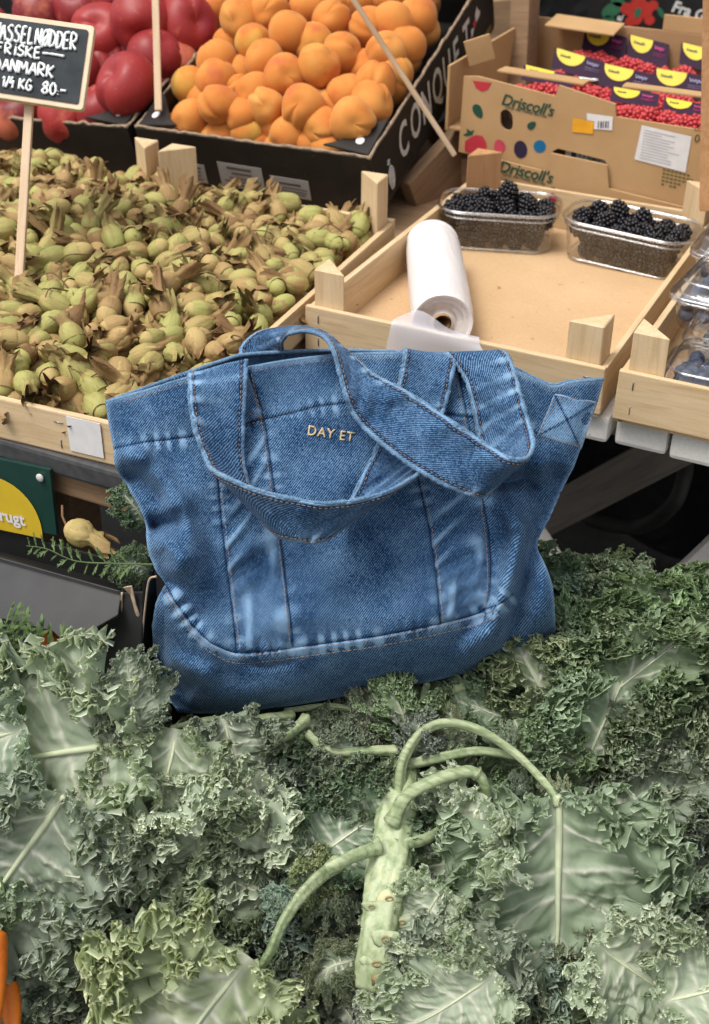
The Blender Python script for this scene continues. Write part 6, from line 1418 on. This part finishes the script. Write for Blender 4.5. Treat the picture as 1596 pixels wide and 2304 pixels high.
H2 = [((540, 806, -.044), (640, 808, -.042)), ((546, 778, -.046), (637, 792, -.036)), ((575, 752, -.044), (634, 772, -.026)), ((625, 740, -.036), (650, 752, -.010)), ((690, 738, -.024), (690, 745, .008)), ((735, 752, -.004), (728, 757, .026)), ((768, 780, .010), (748, 785, .036)), ((804, 812, .020), (762, 830, .040)), ((842, 844, .026), (776, 885, .040)), ((890, 868, .032), (795, 932, .038)), ((938, 896, .036), (828, 972, .038)), ((1005, 941, .042), (905, 1034, .042)), ((1080, 990, .048), (990, 1086, .046)), ((1145, 1030, .054), (1052, 1111, .044)), ((1185, 1030, .052), (1082, 1118, .036)), ((1201, 1004, .040), (1098, 1106, .022)), ((1196, 968, .028), (1090, 1050, .012)), ((1184, 930, .022), (1078, 985, .010)), ((1170, 880, .018), (1063, 906, .010)), ((1156, 830, .014), (1045, 848, .010)), ((1142, 800, .008), (1010, 803, .008)), ((1130, 791, .0), (1003, 796, .0)), ((1124, 800, -.018), (1004, 804, -.018))]
handle('handle', H1, seed=1); handle('handle', H2, seed=2)
# stitch rows on the body
def stitch(poly, off=.0016, mat=None, n=400):
    p = crom(poly, n); return dashes('stitching', BP(p[:, 0], p[:, 1], off), bag, mat=mat)
stitch(HEM); sh = lambda poly, dx, dy: [(a + dx, b + dy) for a, b in poly]
stitch(sh(TOP, 0, 9), .0014); stitch(sh(SEAM, 0, 7), .0042); stitch(sh(SEAM, 1, 24), .0040)
for poly, dx in ((LB_L, 7), (LB_R, -7), (RB_L, 7), (RB_R, -7)): stitch(sh(poly, dx, 0), .0044)
for poly in ([(566, 842), (590, 945)], [(560, 930), (590, 945), (440, 982)]): stitch(poly, .0052)
# reinforced corner patch with a stitched cross
cp = [(1246, 884), (1346, 902), (1308, 1012), (1206, 982)]
XYc = coons([cp[0], cp[1]], [cp[3], cp[2]], [cp[0], cp[3]], [cp[1], cp[2]], 40, 40); w, d = wear_shade_map(XYc[..., 0], XYc[..., 1])
uu = np.linspace(0, 1, 40); e = np.minimum(np.minimum(uu, 1 - uu)[:, None], np.minimum(uu, 1 - uu)[None])
cloth('corner_patch', BP(XYc[..., 0], XYc[..., 1], .003 * np.clip(e / .06, 0, 1) ** .5 + .0012 * np.sin(uu * 9)[:, None] * np.cos(uu * 8)[None]), 40, 40, XYc, wear=np.clip(.25 + w + .5 * np.exp(-(e / .03) ** 2), 0, 1), deep=.5 * np.exp(-((np.abs(uu[:, None] - uu[None])) / .03) ** 2) + .5 * np.exp(-((np.abs(uu[:, None] + uu[None] - 1)) / .03) ** 2))
for a, b in ((0, 1), (1, 2), (2, 3), (3, 0)):
    c = np.mean(cp, 0); q = [tuple(np.array(cp[i]) * .92 + c * .08) for i in (a, b)]; stitch([q[0], q[1]], .0044, n=60)
stitch([cp[0], cp[2]], .0046, THREADB, 60); stitch([cp[1], cp[3]], .0046, THREADB, 60)
# embroidered name
me = textmesh('DAY ET', 1.0, 0, .014, 1.12); px = 31.0; ca, sa = math.cos(.155), math.sin(.155)
co = np.array([v.co[:] for v in me.vertices]); X_ = 690 + px * (co[:, 0] * ca * .93 + co[:, 1] * sa); Y_ = 978 - px * (co[:, 1] * ca - co[:, 0] * sa * .93)
bmv = bmesh.new(); bmv.from_mesh(me); bmesh.ops.subdivide_edges(bmv, edges=list(bmv.edges), cuts=1); bmesh.ops.triangulate(bmv, faces=list(bmv.faces))
for v in bmv.verts:
    X1 = 690 + px * (v.co.x * ca * .93 + v.co.y * sa); Y1 = 978 - px * (v.co.y * ca - v.co.x * sa * .93); p = BP(np.array([X1]), np.array([Y1]), .0016)[0] - B0; v.co = Vector(p)
me2 = bpy.data.meshes.new('embroidered_lettering'); bmv.to_mesh(me2); bmv.free(); lt = obj('embroidered_lettering', me2, GOLD, bag)
m = lt.modifiers.new('thickness', 'SOLIDIFY'); m.thickness = .0010; m.offset = 1
